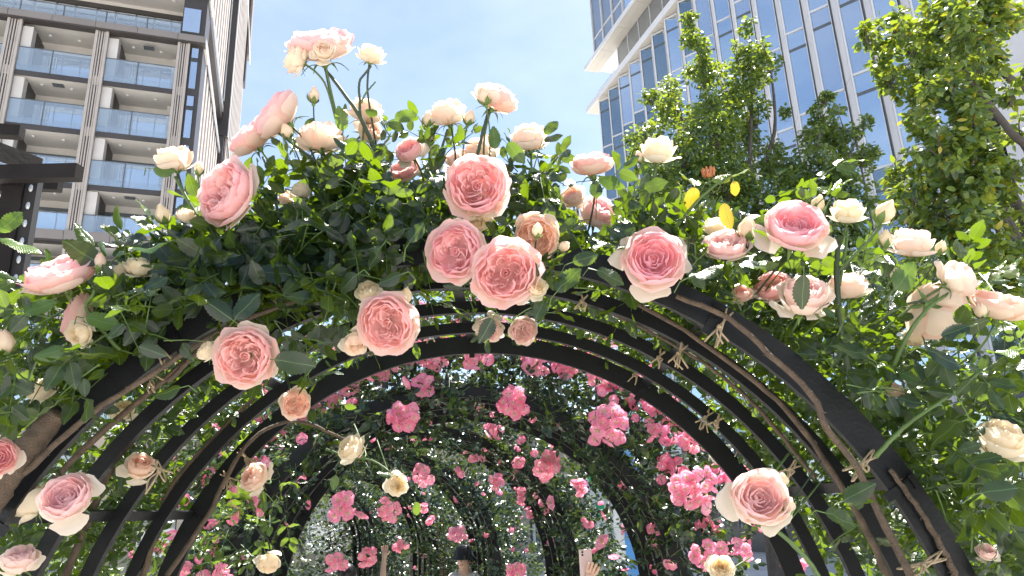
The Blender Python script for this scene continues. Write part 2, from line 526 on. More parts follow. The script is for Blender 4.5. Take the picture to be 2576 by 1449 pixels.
# ------------------------------------------------------------------ left apartment tower
def left_tower():
    T = thing('apartment_tower', 'tall brown apartment tower with glass balconies and slatted columns, left', 'building')
    az = math.radians(71.5)
    U = np.array([math.sin(az), math.cos(az), 0])
    N = np.array([math.cos(az), -math.sin(az), 0])      # outward, towards the viewer
    Z = np.array([0, 0, 1.0])
    O = np.array([-19.09, 40.0, CAM_H])                 # corner, heights are above the eye

    def part(name, mat, u0, u1, n0, n1, z0, z1, parent=T):
        return MB().box(O, U, N, Z, u0, u1, n0, n1, z0, z1).build(name, mat, parent)
    UL = -20.0
    part('wall', M['beige_wall'], UL, -0.35, -14.0, -2.2, -2.0, 46)
    cols = [(-19.95, -19.2), (-15.4, -14.65), (-10.77, -10.0), (-6.12, -5.40), (-1.5, -0.80)]
    rails = [27.36 - 3.44 * k for k in range(4)] + [13.95 - 3.44 * k for k in range(4)]
    # heavy slabs
    for (z0, z1) in ((29.22, 29.66), (15.36, 15.92), (32.95, 33.5), (36.6, 37.0)):
        u = UL
        while u < 0.05:
            e = min(u + 2.31, 0.12)
            part('fascia_panel', M['brown_metal'], u + 0.012, e - 0.012, -0.02, 0.35, z0, z1)
            u += 2.31
        part('slab', M['soffit'], UL, 0.10, -2.2, -0.02, z0 + 0.02, z1 - 0.02)
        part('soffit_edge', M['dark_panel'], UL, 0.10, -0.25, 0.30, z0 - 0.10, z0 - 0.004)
    # balcony floors
    for zi, zr in enumerate(rails):
        zb = zr - 1.53
        for ci in range(len(cols) - 1):
            u0, u1 = cols[ci][1], cols[ci + 1][0]
            part('balcony_slab', M['soffit'], u0, u1, -2.2, -0.08, zb - 0.33, zb - 0.05)
            part('slab_edge', M['dark_panel'], u0, u1, -0.08, -0.02, zb - 0.34, zb - 0.02)
            um = 0.5 * (u0 + u1) - 0.15
            for (a, b) in ((u0 + 0.02, um - 0.03), (um + 0.03, u1 - 0.02)):
                g = part('glass_panel', M['rail'], a, b, -0.03, -0.012, zb, zr)
                part('hand_rail', M['grey_frame'], a, b, -0.05, 0.0, zr, zr + 0.045, g)
                part('base_rail', M['rail'], a, b, -0.06, -0.04, zb, zb + 0.40, g)
            part('rail_post', M['grey_frame'], um - 0.03, um + 0.03, -0.05, 0.0, zb - 0.02, zr + 0.05)
            # back of the balcony: partition, window band, lintel
            part('partition', M['beige_wall'], u0, u0 + 0.55, -1.0, -0.12, zb - 0.04, zb + 3.05)
            part('partition_return', M['dark_panel'], u0 + 0.551, u0 + 0.60, -2.15, -0.75, zb - 0.04, zb + 3.05)
            part('wall_pier', M['beige_wall'], u1 - 0.45, u1, -2.1, -1.5, zb - 0.04, zb + 3.05)
            part('lintel', M['grey_frame'], u0 + 0.6, u1 - 0.45, -2.16, -2.05, zb + 2.42, zb + 2.62)
            wx = [u0 + 0.95, u0 + 1.75, u0 + 2.75, u1 - 0.5]
            for k in range(3):
                w = part('window', M['win_l'], wx[k] + 0.02, wx[k + 1] - 0.02, -2.14, -2.08, zb + 0.02, zb + 2.4)
                part('frame', M['grey_frame'], wx[k] - 0.03, wx[k] + 0.019, -2.16, -2.04, zb + 0.02, zb + 2.4, w)
            for k in range(5):
                part('screen_slat', M['curtain'], u0 + 0.75 + 0.16 * k, u0 + 0.83 + 0.16 * k, -2.02, -1.98, zb + 0.05, zb + 2.3)
            for (du, dn) in ((0.32, -0.85), (0.72, -0.95)):
                c = O + U * (u0 + (u1 - u0) * du) + N * dn + Z * (zb + 3.44 - 0.34)
                mb = MB().tube([c, c - Z * 0.07], 0.085, 10)
                mb.build('ceiling_lamp', M['curtain'], T)
            if (zi + ci) % 3 == 0:
                c = u0 + 0.55 * (u1 - u0)
                part('ceiling_hatch', M['grey_frame'], c - 0.3, c + 0.3, -0.9, -0.5, zb + 3.07, zb + 3.105)
    # satellite dish on a balcony
    dc = O + U * -7.3 + N * -0.5 + Z * 26.9
    db = MB()
    db.ellipsoid(dc, 0.34, 0.34, 0.07, 14, 6, np.array([[1, 0, 0], [0, 0.8, -0.6], [0, 0.6, 0.8]]))
    db.tube([dc, dc + U * 0.45 + Z * -0.05, dc + U * 0.55 + Z * 0.2], 0.025, 5)
    db.build('satellite_dish', M['grey_frame'], T)
    # slatted columns
    for (c0, c1) in cols:
        part('column_core', M['dark_panel'], c0 + 0.02, c1 - 0.02, -0.6, -0.05, -2, 29.12)
        n = 5
        wdt = (c1 - c0)
        for k in range(n):
            cx = c0 + wdt * (k + 0.5) / n
            h = 0.075 if k in (0, n - 1) else 0.04
            part('slat', M['slat'], cx - h, cx + h, -0.05, 0.16 if k in (0, n - 1) else 0.10, -2, 29.12)
        for zr in rails:
            part('slat_joint', M['slat'], c0 + 0.1, c1 - 0.1, -0.03, 0.06, zr - 1.95, zr - 1.35)
    # top storey railing and glazing
    us = [UL, -17.2, -14.9, -12.6, -10.3, -8.0, -5.7, -3.4, -1.45]
    for (a, b) in zip(us[:-1], us[1:]):
        g = part('glass_panel', M['rail'], a + 0.03, b - 0.03, -0.03, -0.012, 29.68, 30.62)
        part('hand_rail', M['grey_frame'], a, b, -0.05, 0.0, 30.62, 30.67, g)
        part('rail_post', M['grey_frame'], b - 0.03, b + 0.03, -0.05, 0.0, 29.68, 30.67)
        for (p, q) in ((0.05, 0.5), (0.55, 0.97)):
            w = part('window', M['win_l'], a + (b - a) * p, a + (b - a) * q, -2.15, -2.08, 29.72, 32.2)
            part('frame', M['grey_frame'], a + (b - a) * q, a + (b - a) * q + 0.08, -2.17, -2.05, 29.7, 32.2, w)
    part('lintel', M['dark_panel'], UL, -1.4, -2.19, -2.05, 32.25, 32.6)
    for k in range(7):
        c = O + U * (-2.2 - 2.4 * k) + N * -1.0 + Z * 32.95
        MB().tube([c, c - Z * 0.08], 0.10, 10).build('ceiling_lamp', M['curtain'], T)
    # corner windows
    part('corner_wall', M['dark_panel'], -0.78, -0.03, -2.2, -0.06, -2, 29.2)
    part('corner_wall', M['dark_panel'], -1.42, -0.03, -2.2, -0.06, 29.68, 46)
    part('corner_window', M['win_l'], -1.36, -0.36, -0.05, 0.03, 30.07, 31.82)
    for zr in rails:
        part('corner_window', M['win_l'], -0.66, -0.28, -0.05, 0.03, zr - 1.35, zr + 0.55)
        part('corner_window', M['win_l'], -0.66, -0.28, -0.05, 0.03, zr + 0.85, zr + 1.55)
        for k in range(4):
            part('vent_slat', M['grey_frame'], -0.70, -0.24, -0.05, 0.04, zr + 0.58 + 0.06 * k, zr + 0.61 + 0.06 * k)
    # side wing: receding wall with vertical fins, glazed storey, stepped block behind
    S = -N * 1.0
    NS = U
    O2 = O

    def side(name, mat, s0, s1, n0, n1, z0, z1, parent=T):
        return MB().box(O2, S, NS, Z, s0, s1, n0, n1, z0, z1).build(name, mat, parent)
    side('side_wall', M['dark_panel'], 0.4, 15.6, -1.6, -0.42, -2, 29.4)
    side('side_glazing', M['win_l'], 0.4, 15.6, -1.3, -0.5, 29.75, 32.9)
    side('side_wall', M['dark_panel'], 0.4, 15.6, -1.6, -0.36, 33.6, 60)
    side('edge_trim', M['bright_trim'], 0.12, 15.6, 0.02, 0.12, 29.50, 29.76)
    side('dark_soffit', M['dark_panel'], 0.1, 15.6, -1.2, -0.02, 29.42, 29.70)
    side('dark_band', M['dark_panel'], 0.1, 15.6, -1.0, 0.0, 32.6, 33.55)
    side('edge_trim', M['bright_trim'], 0.12, 15.6, 0.0, 0.10, 33.38, 33.64)
    for k in range(9):
        s = 0.5 + 1.7 * k
        side('fin', M['slat'], s, s + 0.85, -0.42, -0.04, -2, 29.4)
        side('fin', M['slat'], s, s + 0.85, -0.36, -0.03, 33.62, 60)
    w = 0.6
    side('return_wall', M['dark_panel'], 15.62, 16.2, -1.0, w - 0.02, 31.2, 60)
    side('return_wall', M['dark_panel'], 15.62, 16.2, -1.0, w - 0.3, -2, 31.1)
    side('edge_trim', M['bright_trim'], 15.55, 15.66, w - 0.02, w + 0.06, 31.1, 60)
    side('edge_trim', M['bright_trim'], 15.48, 15.56, 0.0, 0.10, 34.4, 60)
    side('block_wall', M['dark_panel'], 16.2, 29.9, -1.0, w - 0.24, -2, 60)
    side('edge_trim', M['bright_trim'], 16.2, 29.9, w - 0.02, w + 0.05, 31.05, 31.2)
    for k in range(9):
        s = 16.3 + 1.52 * k
        side('fin', M['slat'], s, s + 0.76, w - 0.24, w, 31.25, 60)
        side('fin', M['slat'], s, s + 0.76, w - 0.40, w - 0.12, -2, 31.0)
    side('step_block', M['dark_panel'], 28.6, 30.1, w - 0.1, w + 0.16, 44.6, 60)
    side('step_block', M['brown_metal'], 28.6, 31.2, w - 0.1, w + 0.36, 48.8, 62)
    side('edge_trim', M['bright_trim'], 19.2, 31.5, w + 0.37, w + 0.43, 48.6, 48.75)
    return T


left_tower()


# ------------------------------------------------------------------ right office tower with sawtooth glazing
def right_tower():
    T = thing('office_tower', 'tall blue glass office tower with sawtooth panes and white eaves, right', 'building')
    az = math.radians(-18.5)
    D = np.array([math.sin(az), math.cos(az), 0])       # s axis, away from the viewer
    N = np.array([math.cos(az), -math.sin(az), 0])      # into the building
    Z = np.array([0, 0, 1.0])
    O = np.array([6.1225, 42.0, CAM_H])

    def P(s, n, z):
        return O + D * s + N * n + Z * z

    def part(name, mat, s0, s1, n0, n1, z0, z1, parent=T):
        return MB().box(O, D, N, Z, s0, s1, n0, n1, z0, z1).build(name, mat, parent)
    pit, p, r = 1.43, 0.762, 0.866
    trans = [25.25 - 3.43] + [21.93 - 3.71 * k for k in range(1, 7)]
    levels = [25.25, 21.93, 18.22, 14.5, 10.76, 7.05, 3.35, -0.3]
    pd = nrm(D * -0.861 + N * 0.508)
    pn = nrm(D * -0.508 - N * 0.861)   # outward normal of panel
    rd = nrm(D * -0.894 - N * 0.447)
    part('core_wall', M['grey_frame'], -24.2, -0.05, 0.62, 12, -2, 25.2)
    for k in range(17):
        L = P(-pit * k, 0, 0)
        E = L + pd * p
        ztop = 25.30
        zbot = -1.0
        for i in range(len(levels) - 1):
            z1, z0 = levels[i], levels[i + 1]
            if z1 < 1.5:
                continue
            if k > 11 and z0 > 21:
                continue
            jit = (random.random() - 0.5) * 0.006
            pn_ = nrm(pn + Z * jit + pd * (random.random() - 0.5) * 0.008)
            # lower vision pane, spandrel blade, upper pane
            zs = z1 - 0.85
            g = MB().box(L, pd, pn, Z, 0.05, p - 0.03, -0.03, 0.0, z0 + 0.05, zs - 0.02)
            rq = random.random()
            gm = M['win_r2'] if (k < 5 and rq < 0.8) or rq < 0.08 else M['win_r3'] if rq > 0.72 else M['win_r']  # far-end panes mostly get the painted dark reflection, a few others at random
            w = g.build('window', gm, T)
            MB().box(L, pd, pn, Z, 0.05, p - 0.03, -0.035, -0.006, zs + 0.10, z1 - 0.05).build('pane', gm, w)
            MB().box(L, pd, pn, Z, 0.05, p - 0.03, -0.02, 0.015, zs - 0.02, zs + 0.10).build('blind_box', M['grey_frame'], w)
            MB().box(L, pd, pn, Z, 0.03, p - 0.01, -0.02, 0.03, z1 - 0.045, z1 + 0.045).build('transom', M['white_trim'], w)
        MB().box(L, pd, pn, Z, -0.01, 0.05, -0.05, 0.05, zbot, ztop).build('mullion', M['white_trim'], T)
        MB().box(L, pd, pn, Z, p - 0.03, p + 0.0, -0.05, 0.012, zbot, ztop).build('mullion', M['white_trim'], T)
        for i in range(len(levels) - 1):
            z1, z0 = levels[i], levels[i + 1]
            MB().box(E, rd, nrm(np.cross(rd, Z)), Z, 0.26, r - 0.06, -0.02, 0.02, z0 + 0.012, z1 - 0.012).build('return_panel', M['grey_clad'], T)
        MB().box(E, rd, nrm(np.cross(rd, Z)), Z, 0.0, 0.25, -0.06, -0.02, zbot, ztop).build('return_strip', M['grey_frame'], T)
    # lower eave
    eh = 0.22
    for k in range(10):
        s1 = 1.67 - 2.45 * k
        s0 = s1 - 2.44
        part('eave_soffit', M['eave'], s0 + 0.008, s1 - 0.008, -0.12, 0.86, 25.36, 25.52)
    part('eave_edge', M['white_trim'], -23, 1.70, -0.16, -0.12, 25.34, 25.34 + eh + 0.2)
    part('eave_roof', M['white_trim'], -23, 1.70, -0.12, 0.9, 25.53, 25.75)
    # recessed band between the eaves
    for k in range(14):
        s1 = -1.5 - 1.43 * k
        part('recess_window', M['win_dark'], s1 - 1.41, s1 - 0.02, 0.87, 0.93, 25.78, 28.45)
        part('recess_mullion', M['white_trim'], s1 - 0.025, s1 + 0.02, 0.84, 0.95, 25.76, 28.5)
    part('recess_wall', M['grey_frame'], -22, -1.5, 0.96, 12, 25.2, 28.5)
    part('glass_rail', M['rail'], -1.5, 1.0, 0.5, 0.52, 25.76, 26.8)
    # upper eave
    for k in range(9):
        s1 = 1.48 - 2.45 * k
        for (n0, n1) in ((-0.10, 0.40), (0.41, 0.88)):
            part('eave_soffit', M['eave'], s1 - 2.44, s1 - 0.01, n0, n1, 28.52, 28.68)
    part('eave_edge', M['white_trim'], -21, 1.52, -0.15, -0.10, 28.5, 28.82)
    part('eave_roof', M['white_trim'], -21, 1.52, -0.10, 6, 28.69, 28.9)
    # upper block
    ulev = [28.95, 29.95, 33.6, 37.3, 41]
    for k in range(14):
        s1 = 0.0 - 1.43 * k
        for z0, z1 in zip(ulev[:-1], ulev[1:]):
            w = part('window', M['win_dark'] if k < 3 else M['win_r'], s1 - 1.38, s1 - 0.05, 0.0, 0.06, z0 + 0.05, z1 - 0.05)
            part('transom', M['white_trim'], s1 - 1.40, s1 - 0.04, -0.04, 0.05, z1 - 0.05, z1 + 0.04, w)
        part('mullion', M['white_trim'], s1 - 0.05, s1 + 0.03, -0.10, 0.06, 28.92, 41)
    part('end_wall', M['grey_clad'], -20, 0.02, 0.08, 12, 28.92, 41)
    # plain wall right of the glazing
    part('wing_wall', M['grey_clad'], -27.5, -24.6, 0.15, 10, -2, 26)
    return T


right_tower()


def louvre_house():
    T = thing('louvred_building', 'white building with horizontal louvres and balcony behind the right tree', 'building')
    az = math.radians(-36)
    D = np.array([math.sin(az), math.cos(az), 0])
    N = np.array([math.cos(az), -math.sin(az), 0])
    Z = np.array([0, 0, 1.0])
    q = at(2470, 700, 21.0)
    O = np.array([q[0], q[1], 0.0])

    def part(name, mat, s0, s1, n0, n1, z0, z1, parent=T):
        return MB().box(O, D, N, Z, s0, s1, n0, n1, z0, z1).build(name, mat, parent)
    part('wall', M['grey_clad'], -14, 0.5, 0.5, 9, 0, 19)
    part('corner_pier', M['white_trim'], 0.0, 0.5, 0.0, 0.5, 0, 19)
    for f in range(1, 5):
        z = 3.6 * f
        part('balcony_slab', M['white_trim'], -14, 0.6, -0.9, 0.5, z - 0.28, z)
        b = part('balcony_rail', M['grey_frame'], -14, 0.6, -0.88, -0.84, z + 1.05, z + 1.10)
        for k in range(9):
            part('rail_post', M['grey_frame'], -13.8 + 1.7 * k, -13.76 + 1.7 * k, -0.88, -0.84, z + 0.004, z + 1.05)
    for f in range(0, 5):
        z = 3.6 * f
        for (a, b) in ((-0.1, -1.5), (-3.6, -5.0)):
            w = part('window', M['win_dark'], b, a, 0.42, 0.5, z + 0.35, z + 2.9)
            part('frame', M['grey_frame'], b - 0.08, b, 0.38, 0.52, z + 0.3, z + 2.95, w)
            part('frame', M['grey_frame'], (a + b) / 2 - 0.05, (a + b) / 2 + 0.05, 0.38, 0.43, z + 0.3, z + 2.95, w)
        for (a, b) in ((-1.62, -3.4), (-5.2, -9.4), (-9.6, -13.8)):
            fr = part('shutter_frame', M['white_trim'], a - 0.15, a, 0.1, 0.49, z + 0.1, z + 3.25)
            for k in range(11):
                zz = z + 0.25 + 0.28 * k
                ay = nrm(N * 0.8 + Z * 0.35)
                MB().box(O + Z * zz, D, ay, nrm(np.cross(D, ay)), b + 0.02, a - 0.16, 0.12, 0.36, -0.015, 0.015).build('louvre', M['white_trim'], T)
    return T


louvre_house()


# low stone building and banners beyond the tunnel
def far_end():
    T = thing('stone_building', 'low beige stone building beyond the far end of the tunnel', 'building')
    Z = np.array([0, 0, 1.0])
    X = np.array([1.0, 0, 0])
    Yv = np.array([0, 1.0, 0])
    O = np.array([0, 27.0, 0])

    def part(name, mat, a, b, n0, n1, z0, z1, parent=T):
        return MB().box(O, X, Yv, Z, a, b, n0, n1, z0, z1).build(name, mat, parent)
    part('wall', M['stone'], -16, 2.2, 0.3, 6, 0, 5.2)
    part('cornice', M['grey_clad'], -16.2, 2.4, 0.1, 6.2, 5.2, 5.6)
    for k in range(9):
        a = -15.5 + 2.0 * k
        w = part('window', M['win_dark'], a, a + 1.2, 0.22, 0.3, 0.9, 2.9)
        part('frame', M['white_trim'], a - 0.1, a, 0.16, 0.32, 0.8, 3.0, w)
        part('pier', M['stone'], a + 1.35, a + 1.8, 0.0, 0.3, 0, 5.1)
    for name, x, y, Y, ww, hh, m1, lab in (
            ('hanging_banner', 1497, 1215, 8.8, 0.26, 1.25, 'banner_white', 'white hanging banner with green leaf marks right of the tunnel'),
            ('upright_banner', 1578, 1290, 8.0, 0.30, 1.6, 'banner_blue', 'blue and white upright banner between right arch legs')):
        c = at(x, y, Y)
        b = thing(name, lab, 'banner')
        MB().box(c, X, Yv, Z, -ww / 2, ww / 2, -0.006, 0.006, -hh / 2, hh / 2).build('cloth', M[m1], b)
        MB().tube([c + np.array([ww / 2 + 0.03, 0, hh / 2 + 0.1]), np.array([c[0] + ww / 2 + 0.03, c[1], 0])], 0.02, 8).build('pole', M['white_trim'], b)
        MB().tube([c + np.array([-ww / 2, 0, hh / 2 + 0.03]), c + np.array([ww / 2 + 0.03, 0, hh / 2 + 0.03])], 0.012, 6).build('arm', M['white_trim'], b)
        if m1 == 'banner_white':
            for k, dz in enumerate((0.42, 0.05, -0.3)):
                g = MB()
                n = 10
                pts = []
                for j in range(n):
                    t = 2 * math.pi * j / n
                    pts.append(c + X * (0.05 * math.sin(t) * (1 + 0.4 * math.cos(t)) + 0.03 * (-1) ** k) + Z * (dz + 0.11 * math.cos(t)) + Yv * -0.010)
                i = len(g.v)
                g.v += [tuple(q) for q in pts]
                g.f.append(tuple(range(n)))
                g.build('leaf_mark', M['leaf_print'], b)
        else:
            MB().box(c, X, Yv, Z, -ww / 2, -ww / 2 + 0.10, -0.010, -0.007, -hh / 2, hh / 2).build('white_stripe', M['banner_white'], b)


far_end()


# timber pergola corner at the left edge
def pergola():
    T = thing('timber_pergola', 'dark timber pergola post with beams at the left edge', 'pergola')
    Z = np.array([0, 0, 1.0])
    Y0 = 5.5
    c = at(62, 450, Y0)
    ztop = c[2] + 0.02
    X = nrm(np.array([0.93, 0.36, 0]))
    Yv = nrm(np.array([-0.36, 0.93, 0]))
    O = np.array([c[0], c[1], 0])
    MB().box(O, X, Yv, Z, -0.095, 0.03, -0.10, 0.10, 0, ztop).build('post', M['wood'], T)
    MB().box(O, X, Yv, Z, 0.031, 0.115, -0.07, 0.09, 0, ztop).build('post_side', M['wood_grey'], T)
    sc = MB()
    zz = 0.3
    pts_l, pts_r = [], []
    nseg = 120
    for k in range(nseg + 1):
        z = 0.2 + (ztop - 0.25) * k / nseg
        wv = 0.022 * abs(math.sin(z * 17.0)) + 0.006 * math.sin(z * 41)
        pts_l.append(O + X * (-0.105 - wv) + Yv * -0.106 + Z * z)
        pts_r.append(O + X * (0.02 + wv * 0.5) + Yv * -0.106 + Z * z)
    for k in range(nseg):
        sc.quad(pts_l[k], pts_r[k], pts_r[k + 1], pts_l[k + 1])
        sc.quad(pts_l[k] + Yv * 0.02, pts_l[k], pts_l[k + 1], pts_l[k + 1] + Yv * 0.02)
        sc.quad(pts_r[k], pts_r[k] + Yv * 0.02, pts_r[k + 1] + Yv * 0.02, pts_r[k + 1])
    sc.build('scalloped_board', M['wood'], T)
    for k in range(13):
        p = O + X * 0.075 + Yv * -0.078 + Z * (ztop - 0.13 - 0.155 * k)
        MB().ellipsoid(p, 0.018, 0.014, 0.034, 8, 6).build('bead', M['stud'], T)

    def beam(a, b, w, h, name='beam', mat='wood'):
        a, b = np.asarray(a), np.asarray(b)
        d = nrm(b - a)
        s = nrm(np.cross(d, Z))
        MB().box(a, d, s, Z, 0, np.linalg.norm(b - a), -w / 2, w / 2, -h / 2, h / 2).build(name, M[mat], T)
    beam(at(-160, 441, 5.35), at(200, 434, 5.2), 0.09, 0.125)
    beam(at(-220, 300, 4.7), at(96, 418, 5.75), 0.08, 0.13)
    beam(at(-160, 318, 5.9), at(56, 334, 6.0), 0.10, 0.11)
    beam(at(-100, 455, 6.3), at(152, 468, 6.3), 0.08, 0.11, 'rafter')
    beam(at(-60, 470, 5.9), at(98, 474, 5.9), 0.08, 0.10, 'rafter')
    MB().box(O, X, Yv, Z, -0.20, 0.20, -0.19, 0.19, 0.9, 1.02).build('base_cap', M['wood'], T)
    MB().box(O, X, Yv, Z, -0.16, 0.16, -0.15, 0.15, 0, 0.9).build('base_block', M['wood_grey'], T)


pergola()


# ------------------------------------------------------------------ rose arches
R_ARCH = 1.2
CZ = CAM_H - 0.46 * R_ARCH
ARCHES = [dict(x=-0.170, y=1.76, L=1.12, yaw=0.0), dict(x=-0.36, y=4.02, L=1.10, yaw=0.03), dict(x=-0.76, y=5.95, L=1.10, yaw=0.16),
          dict(x=-1.42, y=8.2, L=1.10, yaw=0.30), dict(x=-2.35, y=10.8, L=1.10, yaw=0.42), dict(x=-3.7, y=13.5, L=1.10, yaw=0.55)]
A_LAB = ['nearest', 'second', 'third', 'fourth', 'fifth', 'farthest']


def arch_frame(a):
    yw = a['yaw']
    t = np.array([math.cos(yw), math.sin(yw), 0])       # across
    d = np.array([-math.sin(yw), math.cos(yw), 0])      # along the tunnel
    return np.array([a['x'], a['y'], 0]), t, d


def arch_pt(a, th, rad, dy):
    o, t, d = arch_frame(a)
    return o + d * dy + t * (rad * math.cos(th)) + np.array([0, 0, CZ + rad * math.sin(th)])


def make_hoop(a, dy, rw, ty, name, parent, nseg=56):
    mb = MB()
    o, t, d = arch_frame(a)
    ring = []
    ths = [('leg', -1, 0.0)] + [('arc', math.pi * k / nseg, 0) for k in range(nseg + 1)] + [('leg', 1, 0)]
    for kind, v, _ in ths:
        if kind == 'leg':
            c = -v
            dirv = t * (1.0 if v < 0 else -1.0)
            base = o + d * dy + dirv * R_ARCH
            e = dirv
        else:
            e = t * math.cos(v) + np.array([0, 0, math.sin(v)])
            base = o + d * dy + e * R_ARCH + np.array([0, 0, CZ])
        ring.append([base + e * (rw / 2) - d * (ty / 2), base + e * (rw / 2) + d * (ty / 2), base - e * (rw / 2) + d * (ty / 2), base - e * (rw / 2) - d * (ty / 2)])
    i0 = len(mb.v)
    for q in ring:
        mb.v += [tuple(p) for p in q]
    for k in range(len(ring) - 1):
        for j in range(4):
            j2 = (j + 1) % 4
            mb.f.append((i0 + 4 * k + j, i0 + 4 * k + j2, i0 + 4 * (k + 1) + j2, i0 + 4 * (k + 1) + j))
    return mb.build(name, M['black_metal'], parent)


for ai, a in enumerate(ARCHES):
    lab = ['black metal hoop arch nearest to the viewer, tied with twine', 'second black metal rose arch, under hot pink clusters',
           'third black metal rose arch along the tunnel', 'fourth black metal rose arch, smaller in the distance',
           'fifth black metal rose arch, small in the distance', 'farthest black metal rose arch, low left in the tunnel'][ai]
    T = thing('rose_arch', lab, 'arch', 'metal arches of the rose tunnel')
    o, t, d = arch_frame(a)
    for k in range(5):
        wide = k in (0, 4)
        make_hoop(a, a['L'] * k / 4, 0.072 if wide else 0.040, 0.018 if wide else 0.024, 'wide_hoop' if wide else 'hoop', T)
    for k, th in enumerate((-0.001, 0.50, 0.98, math.pi / 2, math.pi - 0.98, math.pi - 0.50, math.pi + 0.001)):
        e = t * math.cos(th) + np.array([0, 0, math.sin(th)])
        s = np.cross(e, d)
        c = o + e * (R_ARCH + 0.022) + np.array([0, 0, CZ])
        MB().box(c, d, e, s, -0.02, a['L'] + 0.02, -0.006, 0.006, -0.016, 0.016).build('cross_bar', M['black_metal'], T)
        for hk in (0, 4):
            c = o + e * R_ARCH + np.array([0, 0, CZ]) + d * (a['L'] * hk / 4)
            MB().tube([c - d * 0.019, c - d * 0.0137], 0.008, 6).build('bolt', M['black_metal'], T)
            MB().box(c, e, s, d, -0.055, 0.02, -0.011, 0.011, -0.0135, -0.010).build('clip', M['black_metal'], T)
    for zz in (0.35, 0.8):
        for sx in (1, -1):
            c = o + t * (sx * (R_ARCH + 0.012)) + np.array([0, 0, zz])
            MB().box(c, d, t, np.array([0, 0, 1.0]), -0.02, a['L'] + 0.02, -0.006, 0.006, -0.016, 0.016).build('cross_bar', M['black_metal'], T)


# ------------------------------------------------------------------ leaves
def leaf_template(nseg, teeth, width=0.37, fold=0.22, droop=0.18, wave=0.0, seed=0, roundness=0.8):
    rr = np.random.default_rng(seed)
    V, Fc, UV = [], [], []

    def w(x):
        x = min(max(x, 0.0), 1.0)
        return width * 1.86 * x ** 0.62 * (1 - x) ** (0.98 * roundness + 0.02) * (1.0 if roundness < 0.88 else 0.82)

    def z(x, y):
        return -droop * x * x - fold * abs(y) + wave * math.sin(9 * x + 5 * y)
    xs = [0.0] + [(k / nseg) ** 0.95 for k in range(1, nseg)] + [1.0]
    mid = []
    for x in xs:
        mid.append(len(V))
        V.append((x, 0.0, z(x, 0)))
        UV.append((x, 0.0))
    for sgn in (1, -1):
        edge = []
        for k in range(nseg + 1):
            x = xs[k]
            y = w(x)
            if k in (0, nseg):
                edge.append(mid[k])
                continue
            yy = sgn * y * (1.0 + 0.05 * (rr.random() - 0.5))
            edge.append(len(V))
            V.append((x, yy, z(x, yy)))
            UV.append((x, yy))
        for k in range(nseg):
            poly = [mid[k], mid[k + 1]]
            if edge[k + 1] != mid[k + 1]:
                poly.append(edge[k + 1])
            if teeth:
                x0, x1 = xs[k], xs[k + 1]
                ex = []
                for (f, amp) in ((0.78, 1.13), (0.52, 0.97), (0.28, 1.10)):
                    x = x0 + (x1 - x0) * f
                    y = sgn * (w(x) * amp + (0.004 if amp > 1 else 0))
                    ex.append(len(V))
                    V.append((x + (0.02 if amp > 1 else 0), y, z(x, y)))
                    UV.append((x, y))
                poly += ex
            if edge[k] != mid[k]:
                poly.append(edge[k])
            Fc.append(tuple(poly if sgn < 0 else poly[::-1]))
    return np.array(V), Fc, np.array(UV)


TPL_HI = [leaf_template(5, True, 0.38, 0.22, 0.20, 0.035, 1), leaf_template(5, True, 0.43, 0.06, 0.38, 0.05, 2, 0.75), leaf_template(5, True, 0.35, 0.42, 0.10, 0.03, 3),
          leaf_template(5, True, 0.40, -0.15, 0.30, 0.06, 9, 0.8), leaf_template(5, True, 0.39, 0.30, -0.18, 0.05, 10, 0.85)]
TPL_MED = [leaf_template(5, False, 0.36, 0.2, 0.16, 0.02, 4), leaf_template(5, False, 0.40, 0.1, 0.26, 0.03, 5)]
TPL_LOW = [leaf_template(3, False, 0.40, 0.15, 0.2, 0.0, 6)]
TPL_TREE = [leaf_template(4, False, 0.46, 0.15, 0.25, 0.0, 7, 0.85), leaf_template(4, False, 0.44, 0.05, 0.15, 0.03, 8, 0.9)]
for arr in (TPL_HI, TPL_MED, TPL_LOW, TPL_TREE):
    for (V, Fc, UV) in arr:
        V[:, 0] -= 0.0


